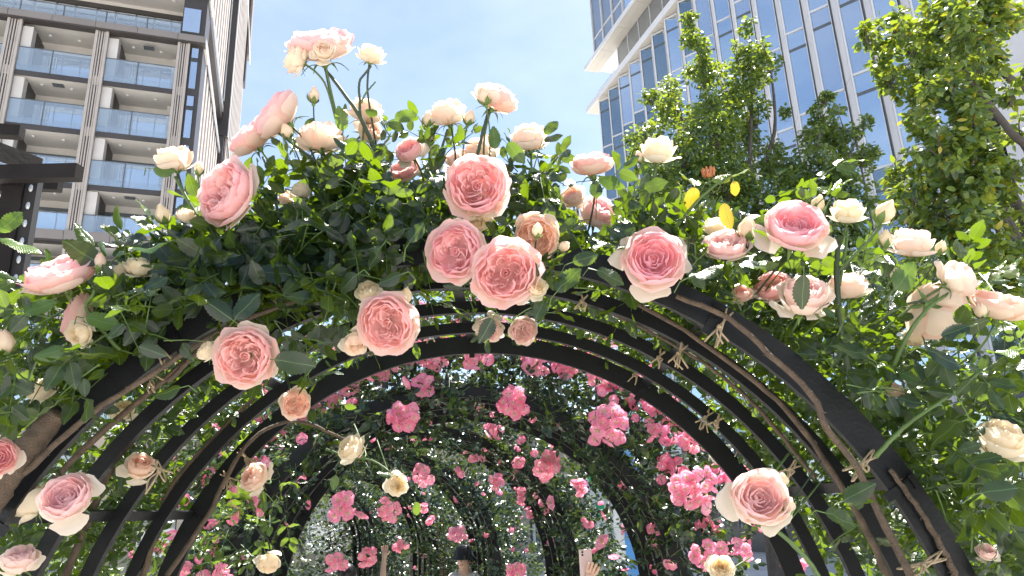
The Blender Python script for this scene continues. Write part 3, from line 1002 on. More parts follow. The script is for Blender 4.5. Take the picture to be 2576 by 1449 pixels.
def leaf_mesh(name, tpls, P, T, Nn, S, tone, mat):
    """one mesh from many leaves: base point P, direction T, normal Nn, length S, tone"""
    P, T, Nn, S, tone = [np.asarray(q, float) for q in (P, T, Nn, S, tone)]
    n = len(P)
    T = T / np.linalg.norm(T, axis=1, keepdims=True)
    Nn = Nn - T * (Nn * T).sum(1, keepdims=True)
    Nn = Nn / (np.linalg.norm(Nn, axis=1, keepdims=True) + 1e-9)
    B = np.cross(Nn, T)
    which = rng.integers(0, len(tpls), n)
    Vs, loops, starts, totals, tones, uvs = [], [], [], [], [], []
    vo = 0
    lo = 0
    for ti, (V, Fc, UV) in enumerate(tpls):
        idx = np.nonzero(which == ti)[0]
        if not len(idx):
            continue
        k = len(idx)
        G = (V[None, :, 0, None] * T[idx][:, None] + V[None, :, 1, None] * B[idx][:, None] + V[None, :, 2, None] * Nn[idx][:, None]) * S[idx][:, None, None] + P[idx][:, None]
        Vs.append(G.reshape(-1, 3))
        flat = np.concatenate([np.array(f) for f in Fc])
        lens = np.array([len(f) for f in Fc])
        st = np.concatenate([[0], np.cumsum(lens)[:-1]])
        nv = len(V)
        loops.append((flat[None] + (np.arange(k) * nv)[:, None] + vo).reshape(-1))
        starts.append((st[None] + (np.arange(k) * len(flat))[:, None] + lo).reshape(-1))
        totals.append(np.tile(lens, k))
        tones.append(np.repeat(tone[idx], nv))
        uvs.append(np.tile(UV[flat], (k, 1)))
        vo += k * nv
        lo += k * len(flat)
    Vs = np.concatenate(Vs)
    loops = np.concatenate(loops)
    starts = np.concatenate(starts)
    totals = np.concatenate(totals)
    me = bpy.data.meshes.new(name)
    me.vertices.add(len(Vs))
    me.vertices.foreach_set('co', Vs.astype(np.float32).ravel())
    me.loops.add(len(loops))
    me.loops.foreach_set('vertex_index', loops.astype(np.int32))
    me.polygons.add(len(starts))
    me.polygons.foreach_set('loop_start', starts.astype(np.int32))
    try:
        me.polygons.foreach_set('loop_total', totals.astype(np.int32))
    except Exception:
        pass
    me.polygons.foreach_set('use_smooth', np.ones(len(starts), bool))
    uvl = me.uv_layers.new(name='UVMap')
    uvl.data.foreach_set('uv', np.concatenate(uvs).astype(np.float32).ravel())
    at_ = me.attributes.new('tone', 'FLOAT', 'POINT')
    at_.data.foreach_set('value', np.concatenate(tones).astype(np.float32))
    me.materials.append(mat)
    me.update(calc_edges=True)
    return me


def single_leaf_mesh(tpl, tone, mat):
    return leaf_mesh('leaf', [tpl], [(0, 0, 0)], [(1, 0, 0)], [(0, 0, 1)], [1.0], [tone], mat)


TONES = (0.06, 0.24, 0.42, 0.62, 0.82, 0.96)
LEAF_ME = {(k, i): single_leaf_mesh(TPL_HI[k], tn, M['leaf']) for k in range(5) for i, tn in enumerate(TONES)}


def put_leaf(parent, P, T, Nn, S, tone, k=None):
    T = nrm(T)
    Nn = nrm(np.asarray(Nn) - T * np.dot(Nn, T))
    B = np.cross(Nn, T)
    i = int(np.argmin([abs(tone - q) for q in TONES]))
    o = link('leaf', LEAF_ME[(random.randrange(5) if k is None else k, i)], parent)
    o.matrix_world = Matrix(((T[0] * S, B[0] * S, Nn[0] * S, P[0]), (T[1] * S, B[1] * S, Nn[1] * S, P[1]), (T[2] * S, B[2] * S, Nn[2] * S, P[2]), (0, 0, 0, 1)))
    return o


class Foliage:
    """collects compound rose leaves (a stalk with leaflets)"""

    def __init__(self):
        self.P, self.T, self.N, self.S, self.tone = [], [], [], [], []
        self.stalks = []

    def compound(self, base, d, n, size, tone, nl=5, test=None):
        d = nrm(d)
        n = nrm(np.asarray(n) - d * np.dot(n, d))
        b = np.cross(n, d)
        L = size * 1.75
        tip = base + d * L - np.array([0, 0, 0.12 * L])
        n0 = len(self.P)
        spots = [(1.0, 0, 1.0)]
        if nl >= 3:
            spots += [(0.86, 1, 0.88), (0.84, -1, 0.88)]
        if nl >= 5:
            spots += [(0.42, 1, 0.72), (0.40, -1, 0.72)]
        for (f, s, k) in spots:
            p = base + (tip - base) * f
            j = rng.normal(0, 0.18, 3)
            t = d * (1.0 if s == 0 else 0.55) + b * (s * 0.95) + j - np.array([0, 0, 0.10])
            nn = n + rng.normal(0, 0.28, 3) + b * s * -0.15
            if test is not None and not test(p + nrm(t) * size * k * 0.5):
                continue
            self.P.append(p + nrm(t) * size * 0.06)
            self.T.append(t)
            self.N.append(nn)
            self.S.append(size * k * rng.uniform(0.85, 1.15))
            self.tone.append(np.clip(tone + rng.normal(0, 0.07), 0, 1))
        if len(self.P) - n0 >= 2:
            self.stalks.append((base, tip))

    def leaf(self, p, t, n, s, tone):
        self.P.append(np.asarray(p, float))
        self.T.append(np.asarray(t, float))
        self.N.append(np.asarray(n, float))
        self.S.append(s)
        self.tone.append(tone)

    def build(self, root, n_single, tpls, stalk_r=0.0016, mat='leaf'):
        P, S = np.array(self.P), np.array(self.S)
        T, Nn, tone = np.array(self.T), np.array(self.N), np.array(self.tone)
        take = np.zeros(len(P), bool)
        if n_single:
            x, y, dd = proj(P)
            vis = (x > 0) & (x < 2576) & (y > 0) & (y < 1449) & (dd > 0.3)
            score = np.where(vis, S / np.maximum(dd, 0.1), 0)
            order = np.argsort(-score)[:n_single]
            take[order] = score[order] > 0
            for i in np.nonzero(take)[0]:
                put_leaf(root, P[i], T[i], Nn[i], S[i], tone[i])
        r = ~take
        fo = link('foliage', leaf_mesh('foliage', tpls, P[r], T[r], Nn[r], S[r], tone[r], M[mat]), root)
        fo['kind'] = 'stuff'
        if self.stalks and stalk_r:
            mb = MB()
            for (a, b) in self.stalks:
                mb.tube([a, (a + b) / 2 + np.array([0, 0, 0.003]), b], [stalk_r * 1.3, stalk_r, stalk_r * 0.6], 3, False)
            so = mb.build('leaf_stalks', M['stem'], root)
            so['kind'] = 'stuff'


def rand_dir(c=None, spread=1.0):
    v = rng.normal(0, 1, 3)
    v /= np.linalg.norm(v)
    return v if c is None else nrm(np.asarray(c, float) + v * spread)


# ---- places of the big garden roses (photo x, y, apparent width), used too to keep leaves from hiding them
A0 = ARCHES[0]
FULL, CUP, HALF, BUD = 'full', 'cup', 'half', 'bud'
PINK, PEACH, PALE, CREAM, YEL = (1.0, 1.0, 1.0, 1.0), (1.0, 1.14, 0.95, 0.95), (1.0, 1.10, 1.13, 0.78), (1.0, 1.25, 0.98, 0.6), (0.98, 1.36, 0.92, 0.6)
# x, y, width, kind, facing(right, up, towards), distance ahead, colour, label
ROSES = [
    (808, 112, 148, FULL, (-0.10, 0.95, 0.30), 1.75, PINK, 'big pink rose at the very top, highest of all against the sky'),
    (815, 132, 56, HALF, (0.15, 0.35, 0.9), 1.68, CREAM, 'faded cream half-open rose hanging in front of the topmost pink rose'),
    (747, 152, 70, HALF, (-0.75, 0.30, 0.35), 1.72, CREAM, 'cream rose leaning left below the topmost pink rose'),
    (934, 140, 64, HALF, (0.25, 0.9, 0.2), 1.75, YEL, 'cream half-open rose on a thin stem right of the topmost rose'),
    (1247, 247, 104, FULL, (0.32, 0.85, -0.12), 1.80, PINK, 'pink rose tilted right, highest right of the centre gap of sky'),
    (1218, 242, 40, BUD, (-0.2, 0.9, 0.2), 1.76, CREAM, 'green bud against the left side of the tilted pink rose'),
    (1128, 288, 88, HALF, (-0.2, 0.95, 0.15), 1.82, PEACH, 'cream peach half-open rose above the apex, sky behind'),
    (1076, 301, 34, BUD, (0.0, 1.0, 0.1), 1.80, CREAM, 'pale bud left of the peach rose above the apex'),
    (1181, 297, 34, BUD, (0.3, 1.0, 0.1), 1.80, CREAM, 'green bud right of the peach rose above the apex'),
    (697, 290, 128, FULL, (-0.72, 0.55, 0.15), 1.72, PINK, 'pink rose leaning left with cream back, upper left against sky'),
    (632, 348, 108, FULL, (-0.55, 0.70, 0.10), 1.76, PINK, 'pink rose leaning left just below the larger leaning rose'),
    (722, 330, 34, BUD, (-0.2, 0.7, 0.5), 1.70, CREAM, 'brownish bud between the two left-leaning roses'),
    (806, 352, 100, HALF, (-0.1, 0.9, -0.15), 1.78, PEACH, 'salmon rose seen from below beneath green leaves, upper left'),
    (922, 283, 84, HALF, (0.2, 0.9, 0.1), 1.86, PEACH, 'peach rose behind the leaning main stem, upper left'),
    (925, 330, 70, HALF, (0.5, 0.2, 0.3), 1.92, PEACH, 'peach rose low behind the leaning main stem'),
    (790, 240, 36, BUD, (0.1, 1.0, 0.15), 1.72, CREAM, 'cream bud above green leaves left of the main stem'),
    (1031, 380, 80, CUP, (-0.35, 0.55, 0.65), 1.80, PINK, 'small pink rose above dark leaves left of the apex'),
    (1018, 428, 76, FULL, (-0.2, 0.5, 0.5), 1.96, PINK, 'pink rose half hidden in dark leaves below the small pink one'),
    (1332, 352, 94, HALF, (-0.1, 0.95, 0.05), 1.82, PEACH, 'pale peach rose right of the apex with cream petals below'),
    (1214, 382, 92, HALF, (-0.3, 0.9, 0.1), 1.92, PEACH, 'pale peach rose just behind the big central rose'),
    (1150, 402, 62, HALF, (-0.3, 0.8, 0.3), 1.95, PALE, 'cream pink rose peeking left of the big central rose'),
    (441, 405, 88, HALF, (-0.15, 0.95, 0.1), 1.70, PEACH, 'peach half-open rose before the tower, left of the big pink rose'),
    (500, 425, 30, BUD, (0.1, 1.0, 0.1), 1.70, YEL, 'green bud right of the peach rose before the tower'),
    (573, 487, 158, FULL, (-0.42, 0.30, 0.80), 1.62, PINK, 'big pink rose facing left, before the tower corner'),
    (410, 540, 44, BUD, (-0.2, 0.95, 0.2), 1.68, YEL, 'cream opening bud, left of a pair below the peach rose'),
    (466, 545, 48, HALF, (0.3, 0.9, 0.2), 1.69, YEL, 'yellow cream opening bud, right of a pair below the peach rose'),
    (760, 482, 52, HALF, (0.1, 1.0, 0.0), 1.78, YEL, 'yellow cream bud in the gap right of the big left rose'),
    (722, 500, 42, HALF, (-0.4, 0.7, 0.1), 1.84, PEACH, 'small peach rose beside the yellow bud in the gap'),
    (1201, 470, 158, FULL, (-0.02, 0.12, 0.98), 1.60, PINK, 'big deep pink rose at the centre above the apex'),
    (1200, 540, 84, HALF, (0.0, -0.55, 0.6), 1.66, YEL, 'cream hanging rose right under the big central rose'),
    (1147, 634, 140, FULL, (-0.18, 0.05, 0.97), 1.60, PINK, 'left of the two touching pink roses at the apex'),
    (1272, 686, 158, FULL, (-0.02, -0.02, 1.0), 1.56, PINK, 'biggest pale pink rose at the apex, right of the touching pair'),
    (1350, 594, 116, FULL, (-0.15, -0.22, 0.85), 1.66, PEACH, 'peach rose with cream rim and a bud before it'),
    (1352, 580, 34, BUD, (0.1, 0.8, 0.5), 1.56, CREAM, 'green bud standing before the peach rose with cream rim'),
    (1418, 620, 32, BUD, (0.6, 0.4, 0.6), 1.60, CREAM, 'pink-tipped bud right of the peach rose with cream rim'),
    (1347, 724, 54, HALF, (0.25, 0.35, 0.85), 1.58, YEL, 'yellow cream opening rose below right of the biggest apex rose'),
    (1490, 412, 104, FULL, (-0.1, 0.93, 0.0), 1.80, PINK, 'pink rose in side view with drooping cream petals, right of centre'),
    (1500, 540, 96, HALF, (0.2, 0.4, 0.4), 2.10, PINK, 'deep pink rose half hidden in leaves right of the apex'),
    (1442, 498, 64, HALF, (-0.2, 0.3, 0.4), 2.05, PEACH, 'peach petals hidden behind leaves right of the apex'),
    (1655, 384, 92, HALF, (0.05, 0.97, 0.12), 1.74, YEL, 'cream rose in side view before the middle tree'),
    (1610, 396, 28, BUD, (-0.4, 0.9, 0.1), 1.74, PEACH, 'pink-tipped bud left of the cream rose before the tree'),
    (1643, 655, 158, CUP, (-0.05, 0.32, 0.92), 1.60, PINK, 'cupped deep pink rose with cream skirt above the right hoop'),
    (1828, 618, 104, FULL, (-0.1, 0.75, 0.5), 1.72, PALE, 'pale pink rose behind dark leaves between two cupped roses'),
    (1800, 575, 62, HALF, (-0.3, 0.8, 0.3), 1.80, YEL, 'cream white petals behind the pale pink rose'),
    (1880, 577, 54, BUD, (0.1, 1.0, 0.1), 1.72, CREAM, 'plump cream bud left of the upper right cupped rose'),
    (2000, 574, 160, CUP, (-0.05, 0.62, 0.72), 1.64, PINK, 'cupped deep pink rose with spreading cream petals, upper right'),
    (2056, 516, 44, BUD, (0.3, 0.95, 0.0), 1.72, YEL, 'yellow bud behind the upper right cupped rose'),
    (2131, 537, 84, HALF, (0.0, 0.97, 0.15), 1.72, YEL, 'pale yellow half-open rose right of the upper right cupped rose'),
    (2226, 535, 56, BUD, (0.45, 0.85, 0.1), 1.70, CREAM, 'pink cream bud on a slanting stem before the office tower'),
    (2291, 616, 100, HALF, (0.05, 0.95, 0.15), 1.72, PALE, 'pale peach rose above a bright green leaf, right side'),
    (2228, 602, 40, BUD, (0.0, 1.0, 0.2), 1.70, YEL, 'green bud left of the pale peach rose on the right'),
    (2366, 624, 32, BUD, (0.3, 0.95, 0.1), 1.72, YEL, 'cream bud right of the pale peach rose on the right'),
    (2254, 690, 36, BUD, (0.1, 0.6, 0.6), 1.70, YEL, 'green bud below the bright leaf on the right'),
    (2402, 706, 96, HALF, (0.62, 0.35, 0.10), 1.66, PALE, 'cream pink rose leaning right above the backlit large rose'),
    (2352, 780, 132, FULL, (0.55, -0.25, -0.35), 1.70, PEACH, 'large rose seen from behind with cream petals, right side'),
    (2300, 850, 46, HALF, (-0.3, -0.5, 0.2), 1.76, YEL, 'yellow petals below the large rose seen from behind'),
    (2516, 768, 136, FULL, (0.20, 0.90, 0.10), 1.68, PEACH, 'pink rose in side view at the right edge'),
    (2466, 782, 36, BUD, (-0.3, 0.8, 0.4), 1.62, CREAM, 'bud before the pink rose at the right edge'),
    (2022, 752, 124, HALF, (-0.05, 0.75, 0.55), 1.66, PALE, 'cream rose under a hanging dark leaf, right of the hoops'),
    (2132, 724, 92, HALF, (-0.1, 0.92, 0.1), 1.78, PALE, 'pale pink rose behind a dark stem on the right'),
    (1946, 722, 92, FULL, (-0.4, 0.6, 0.4), 1.88, PINK, 'deep pink rose deep in leaves left of the cream rose'),
    (1868, 742, 50, HALF, (-0.3, 0.6, 0.5), 1.86, PINK, 'small pink rose in leaves above the right hoop'),
    (2516, 1112, 118, HALF, (0.1, 0.85, 0.40), 1.66, YEL, 'cream rose low at the right edge'),
    (2482, 1392, 46, HALF, (-0.2, 0.6, 0.4), 1.72, PALE, 'pale pink rose at the lower right corner among leaves'),
    (2250, 985, 46, HALF, (0.1, 0.5, 0.3), 1.95, PEACH, 'small peach rose deep in the right leaves'),
    (152, 690, 156, FULL, (-0.22, 0.88, 0.32), 1.58, PINK, 'large pink rose with white skirt at the far left'),
    (196, 800, 112, FULL, (-0.85, 0.2, 0.25), 1.66, PINK, 'pink rose facing left below the large far-left rose'),
    (204, 838, 66, HALF, (-0.2, -0.1, 0.85), 1.58, YEL, 'cream closed rose before the left-facing pink rose'),
    (250, 660, 42, BUD, (0.1, 1.0, 0.1), 1.58, PEACH, 'bud with green sepals right of the large far-left rose'),
    (346, 676, 64, HALF, (0.2, 0.9, 0.25), 1.64, YEL, 'yellow cream rose right of the far-left bud'),
    (306, 680, 40, HALF, (-0.4, 0.8, 0.3), 1.65, YEL, 'small yellow cream bud touching the yellow cream rose'),
    (14, 862, 58, BUD, (0.0, 0.9, 0.3), 1.55, CREAM, 'plump bud cut by the left edge'),
    (-6, 1150, 100, CUP, (0.5, 0.2, 0.8), 1.55, PINK, 'pink rose cut by the left edge, lower left'),
    (110, 985, 70, HALF, (-0.3, 0.6, 0.3), 1.76, YEL, 'cream petals in leaves at the left above the thick cane'),
    (168, 1254, 132, CUP, (0.08, 0.62, 0.68), 1.52, PALE, 'pale round rose before the left hoop'),
    (85, 1265, 96, HALF, (-0.5, 0.4, 0.1), 1.80, YEL, 'cream petals left behind the pale round rose'),
    (50, 1415, 84, HALF, (0.1, 0.8, 0.2), 1.70, PALE, 'pale rose at the lower left corner'),
    (350, 1178, 74, HALF, (0.3, 0.6, 0.3), 2.10, PEACH, 'peach rose seen between the left hoops'),
    (310, 1035, 54, HALF, (0.2, 0.5, 0.3), 2.10, YEL, 'cream petals seen through the upper left hoops'),
    (619, 897, 148, FULL, (0.04, 0.0, 0.99), 1.56, PINK, 'quartered pink rose with open heart, left of centre'),
    (524, 886, 54, HALF, (-0.5, 0.6, 0.4), 1.60, YEL, 'cream opening bud left of the quartered pink rose'),
    (743, 1016, 70, FULL, (0.35, -0.05, 0.85), 2.02, PEACH, 'small peach rose under the left hoop, right of the quartered rose'),
    (975, 812, 140, FULL, (0.0, -0.1, 0.98), 1.62, PINK, 'pink rose below left of the apex'),
    (926, 738, 62, HALF, (-0.1, 0.7, 0.6), 1.70, YEL, 'cream half-open rose above the rose below left of the apex'),
    (1020, 746, 42, BUD, (0.2, 0.8, 0.4), 1.66, YEL, 'cream bud right above the rose below left of the apex'),
    (893, 860, 66, HALF, (0.2, -0.45, 0.75), 1.66, CREAM, 'cream rose with pink heart hanging left of the apex rose'),
    (1231, 826, 68, HALF, (0.1, -0.3, 0.8), 2.30, PALE, 'shaded pale rose hanging under the apex, left of two'),
    (1316, 832, 68, FULL, (0.2, -0.25, 0.85), 2.30, PALE, 'shaded pale rose hanging under the apex, right of two'),
    (1910, 1254, 152, CUP, (-0.05, 0.42, 0.85), 1.54, PALE, 'large pale pink rose low right before the hoops'),
    (1982, 1274, 42, BUD, (0.2, 0.9, 0.3), 1.54, CREAM, 'pink-tipped bud right of the large low rose'),
    (1970, 1210, 36, BUD, (-0.1, 0.9, 0.2), 1.58, YEL, 'cream bud above right of the large low rose'),
    (888, 1130, 70, HALF, (-0.5, 0.55, 0.35), 2.75, YEL, 'cream white rose inside the tunnel on the left'),
    (998, 1218, 56, HALF, (0.35, 0.1, 0.8), 2.75, YEL, 'cream white rose on a thin stem inside the tunnel'),
    (676, 1412, 58, HALF, (0.1, -0.5, 0.7), 2.60, YEL, 'cream rose hanging at the bottom left of the tunnel'),
    (645, 1203, 76, HALF, (-0.4, 0.4, 0.5), 2.75, PEACH, 'pale peach rose behind the innermost left hoop'),
    (1812, 1432, 62, HALF, (-0.1, 0.5, 0.6), 2.80, YEL, 'cream rose at the bottom beside pink clusters'),
    (1808, 1140, 54, HALF, (0.2, 0.4, 0.4), 3.05, YEL, 'cream petals right behind the innermost right hoop'),
]
ROSE_D = []
for q in ROSES:
    p = at(q[0], q[1], q[5])
    ROSE_D.append((q[0], q[1], q[2] * (0.40 if q[3] in (FULL, CUP) else 0.36), q[5], p))
RX = np.array([q[0] for q in ROSE_D])
RY = np.array([q[1] for q in ROSE_D])
RR = np.array([q[2] for q in ROSE_D])
RD = np.array([q[3] for q in ROSE_D])


def clears(p, margin=1.0, pad=0.0):
    """True when a leaf at p does not hide a rose"""
    x, y, d = proj(p)
    if d < 0.6:
        return False
    hit = ((x - RX) ** 2 + (y - RY) ** 2 < (RR * margin + pad) ** 2) & (p[1] < RD + 0.04)
    return not hit.any()


def hoop_clear(p):
    """keep most leaves off the visible faces of the nearest hoops"""
    a = ARCHES[0]
    r = math.hypot(p[0] - a['x'], p[2] - CZ)
    return r > R_ARCH + 0.05


def hoops_show(p):
    """False for most leaves that would hang before the hoops where the photo shows bare metal"""
    q = p - CAM
    r = q * (A0['y'] / q[1])
    e0, e2 = r[0] - A0['x'], r[2] + CAM_H - CZ
    rad = math.hypot(e0, e2)
    th = math.degrees(math.atan2(e2, e0))
    if 76 < th < 118:
        return rng.random() < (1.0 if rad > R_ARCH - 0.08 else 0.35)
    if p[1] > 2.95:
        return True
    if abs(rad - R_ARCH) < 0.055:
        if p[1] < A0['y'] + 0.02:
            return rng.random() < (0.30 if 118 <= th < 142 else 0.07)
        return True
    if rad < R_ARCH:
        d2 = math.hypot(p[0] - A0['x'], p[2] - CZ)
        return d2 > R_ARCH + 0.03 or rng.random() < 0.14
    return True


def in_poly(x, y, poly):
    c = False
    j = len(poly) - 1
    for i in range(len(poly)):
        xi, yi = poly[i]
        xj, yj = poly[j]
        if ((yi > y) != (yj > y)) and (x < (xj - xi) * (y - yi) / (yj - yi) + xi):
            c = not c
        j = i
    return c


def leaf_ok(p):
    return clears(p, 1.0, 17) and hoops_show(p)


# ---- the climbing rose on the nearest arch
bush = thing('climbing_rose', 'climbing rose bush with pale pink blooms covering the nearest arch', 'rose bush', 'rose bushes of the tunnel')
fol = Foliage()
n_try = 0
cnt = 0


def leaf_orient(p, cam_w=0.45, up_w=0.75):
    tc = nrm(CAM - p)
    return nrm(np.array([0, 0, 1.0]) * up_w + tc * cam_w * rng.uniform(0, 1.3) + rng.normal(0, 0.42, 3))


# shell over the hoops
while cnt < 2500 and n_try < 60000:
    n_try += 1
    th = rng.uniform(-0.35, math.pi + 0.35)
    dens = 0.55 + 0.45 * math.exp(-((th - 1.75) / 0.55) ** 2)
    if th < 1.0:
        dens = 0.8
    if rng.random() > dens:
        continue
    thick = 0.13 + 0.05 * math.exp(-((th - 1.9) / 0.4) ** 2) + (0.26 if th < 1.0 else 0.08 if th < 1.25 else 0.0) + (0.16 if th > 2.3 else 0)
    rad = R_ARCH + 0.06 + thick * rng.random() ** 1.2
    dy = rng.uniform(-0.10, 1.16)
    p = arch_pt(A0, max(min(th, math.pi), 0.0), rad, dy)
    if th < 0:
        p[2] += th * 1.2
    if th > math.pi:
        p[2] -= (th - math.pi) * 1.2
    if not clears(p, 1.0, 8) or not hoops_show(p):
        continue
    out = nrm(np.array([p[0] - A0['x'], 0, p[2] - CZ]))
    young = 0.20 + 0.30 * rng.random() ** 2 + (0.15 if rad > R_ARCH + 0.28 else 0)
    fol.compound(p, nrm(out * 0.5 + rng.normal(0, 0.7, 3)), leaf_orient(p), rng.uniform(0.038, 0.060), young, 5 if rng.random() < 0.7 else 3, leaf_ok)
    cnt += 1

fol2 = Foliage()
# thicker roof behind the front hoop, so that little sky shows between the bars
for (t0, t1, nn) in ((0.95, 2.25, 1000), (0.35, 0.95, 360), (2.25, 2.85, 260)):
    for _ in range(nn):
        th = rng.uniform(t0, t1)
        p = arch_pt(A0, th, R_ARCH + rng.uniform(0.05, 0.20), rng.uniform(0.18, 1.2))
        out = nrm(np.array([p[0] - A0['x'], 0, p[2] - CZ]))
        fol2.compound(p, nrm(out * 0.2 + rng.normal(0, 0.7, 3)), leaf_orient(p), rng.uniform(0.038, 0.058), 0.15 + 0.35 * rng.random(), 5, leaf_ok)

# image-shaped clumps of the same bush (photo polygon, number, distance range, tone)
CLUMPS = [
    ([(640, 480), (820, 420), (1000, 400), (1130, 440), (1140, 640), (1000, 690), (760, 690), (560, 640), (520, 560)], 210, 1.66, 2.15, 0.07, 0.060),
    ([(1290, 430), (1440, 450), (1580, 520), (1720, 610), (1690, 730), (1480, 680), (1370, 640), (1300, 560)], 120, 1.66, 2.1, 0.2, 0.050),
    ([(380, 610), (640, 590), (900, 660), (960, 760), (700, 760), (520, 800), (380, 900), (180, 900), (260, 760)], 170, 1.62, 1.95, 0.10, 0.060),
    ([(0, 800), (200, 760), (380, 640), (420, 780), (300, 940), (120, 1080), (0, 1110)], 95, 1.52, 1.95, 0.22, 0.058),
    ([(720, 400), (900, 330), (1000, 300), (1120, 350), (1300, 330), (1380, 440), (1200, 440), (860, 430)], 46, 1.72, 1.95, 0.30, 0.046),
    ([(760, 720), (1000, 680), (1060, 760), (900, 830), (820, 900), (700, 940), (640, 820)], 48, 1.66, 1.9, 0.10, 0.054),
    ([(1480, 600), (1720, 560), (1900, 600), (2100, 640), (2060, 780), (1900, 800), (1700, 720)], 120, 1.66, 2.2, 0.30, 0.050),
    ([(1880, 780), (2150, 620), (2480, 660), (2576, 860), (2576, 1449), (2440, 1449), (2300, 1230), (2150, 1060), (2000, 900)], 230, 1.60, 2.4, 0.30, 0.052),
    ([(0, 1120), (160, 1050), (420, 1000), (560, 1100), (330, 1449), (0, 1449)], 70, 2.1, 3.2, 0.55, 0.046),
    ([(1320, 640), (1460, 660), (1580, 700), (1560, 760), (1400, 760)], 18, 1.60, 1.72, 0.1, 0.055),
    ([(2020, 1180), (2140, 1130), (2240, 1300), (2300, 1449), (2080, 1449), (1960, 1360)], 26, 1.52, 1.72, 0.22, 0.056),
    ([(1190, 740), (1300, 750), (1330, 800), (1240, 830), (1180, 800)], 10, 1.66, 2.3, 0.1, 0.05),
    ([(640, 1060), (820, 1000), (960, 1040), (900, 1180), (720, 1300), (560, 1449), (420, 1449), (520, 1250)], 56, 2.6, 3.5, 0.38, 0.050),
]
for poly, n, y0, y1, tn, sz in CLUMPS:
    xs = [q[0] for q in poly]
    ys = [q[1] for q in poly]
    k = 0
    tries = 0
    n = int(n * 1.4)
    while k < n and tries < n * 40:
        tries += 1
        x = rng.uniform(min(xs), max(xs))
        y = rng.uniform(min(ys), max(ys))
        if not in_poly(x, y, poly):
            continue
        p = at(x, y, rng.uniform(y0, y1))
        if not clears(p, 1.05, 12) or (sz != 0.0561 and not hoops_show(p)):
            continue
        d = nrm(rng.normal(0, 0.8, 3) + np.array([0, -0.25, 0.0]))
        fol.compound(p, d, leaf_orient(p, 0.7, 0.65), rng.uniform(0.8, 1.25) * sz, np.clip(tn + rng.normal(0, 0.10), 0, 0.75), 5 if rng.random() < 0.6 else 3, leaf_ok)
        k += 1

# leaves one can point at: x, y (leaf base), length px, angle of the tip, tilt to viewer, tone, distance
NAMED = [
    (585, 805, 95, 145, 0.9, 0.04, 1.55), (590, 805, 85, 55, 0.9, 0.05, 1.55), (690, 905, 100, -8, 0.9, 0.04, 1.55), (1400, 735, 85, 50, 0.7, 0.30, 1.55),
    (1500, 680, 75, -15, 0.7, 0.12, 1.56), (1730, 700, 95, 25, 0.5, 0.10, 1.55), (2022, 690, 90, -90, 0.9, 0.22, 1.56), (2200, 655, 115, -5, 0.45, 0.66, 1.62),
    (1245, 375, 62, 95, 0.9, 0.66, 1.72), (1275, 360, 66, -45, 0.8, 0.64, 1.72), (950, 290, 42, 150, 0.8, 0.60, 1.74), (992, 300, 60, 20, 0.9, 0.62, 1.74),
    (862, 330, 62, 95, 0.9, 0.58, 1.70), (648, 415, 50, -85, 0.9, 0.66, 1.70), (1338, 420, 48, -80, 0.9, 0.72, 1.74), (165, 880, 80, 190, 0.8, 0.66, 1.50),
    (215, 800, 80, -10, 0.6, 0.60, 1.54), (455, 975, 75, 195, 0.6, 0.18, 1.58), (1748, 470, 58, -100, 0.95, 1.0, 1.70), (1820, 510, 70, -75, 0.95, 0.90, 1.70),
    (1790, 455, 60, 20, 0.6, 0.88, 1.70), (1770, 460, 70, 170, 0.5, 0.84, 1.70), (1830, 450, 60, 35, 0.5, 0.80, 1.70), (1845, 455, 40, -70, 0.8, 0.98, 1.70),
    (1910, 660, 70, 190, 0.6, 0.14, 1.60), (1870, 668, 95, 12, 0.5, 0.60, 1.60), (2120, 1260, 90, 25, 0.6, 0.10, 1.52), (2075, 1290, 90, -15, 0.6, 0.12, 1.50),
    (2470, 1240, 100, 10, 0.6, 0.16, 1.48), (0, 600, 100, -12, 0.4, 0.62, 1.45), (0, 585, 70, 60, 0.6, 0.7, 1.45), (60, 790, 75, 30, 0.6, 0.66, 1.50),
    (1010, 690, 70, 200, 0.8, 0.06, 1.58), (960, 620, 70, 230, 0.9, 0.06, 1.58), (1030, 610, 66, 60, 0.8, 0.08, 1.58), (900, 690, 70, 215, 0.8, 0.05, 1.58),
    (1240, 800, 80, 240, 0.9, 0.03, 1.60), (1440, 660, 70, 20, 0.8, 0.16, 1.58), (1600, 590, 66, 150, 0.7, 0.12, 1.6), (1560, 470, 60, 150, 0.8, 0.55, 1.66),
    (1500, 500, 50, 90, 0.8, 0.10, 1.66), (2250, 730, 90, 50, 0.6, 0.66, 1.60), (2330, 880, 100, -20, 0.6, 0.08, 1.56), (2440, 820, 80, 195, 0.6, 0.10, 1.55),
    (2560, 880, 90, 190, 0.4, 0.66, 1.52), (310, 640, 90, 190, 0.5, 0.60, 1.58), (420, 610, 90, 200, 0.4, 0.55, 1.58), (845, 1195, 40, -100, 0.7, 0.66, 2.7),
    (1045, 1262, 40, -80, 0.7, 0.64, 2.7), (2185, 900, 90, 150, 0.6, 0.14, 1.6), (2420, 1060, 90, 200, 0.5, 0.12, 1.6), (385, 425, 60, -10, 0.7, 0.6, 1.68),
]
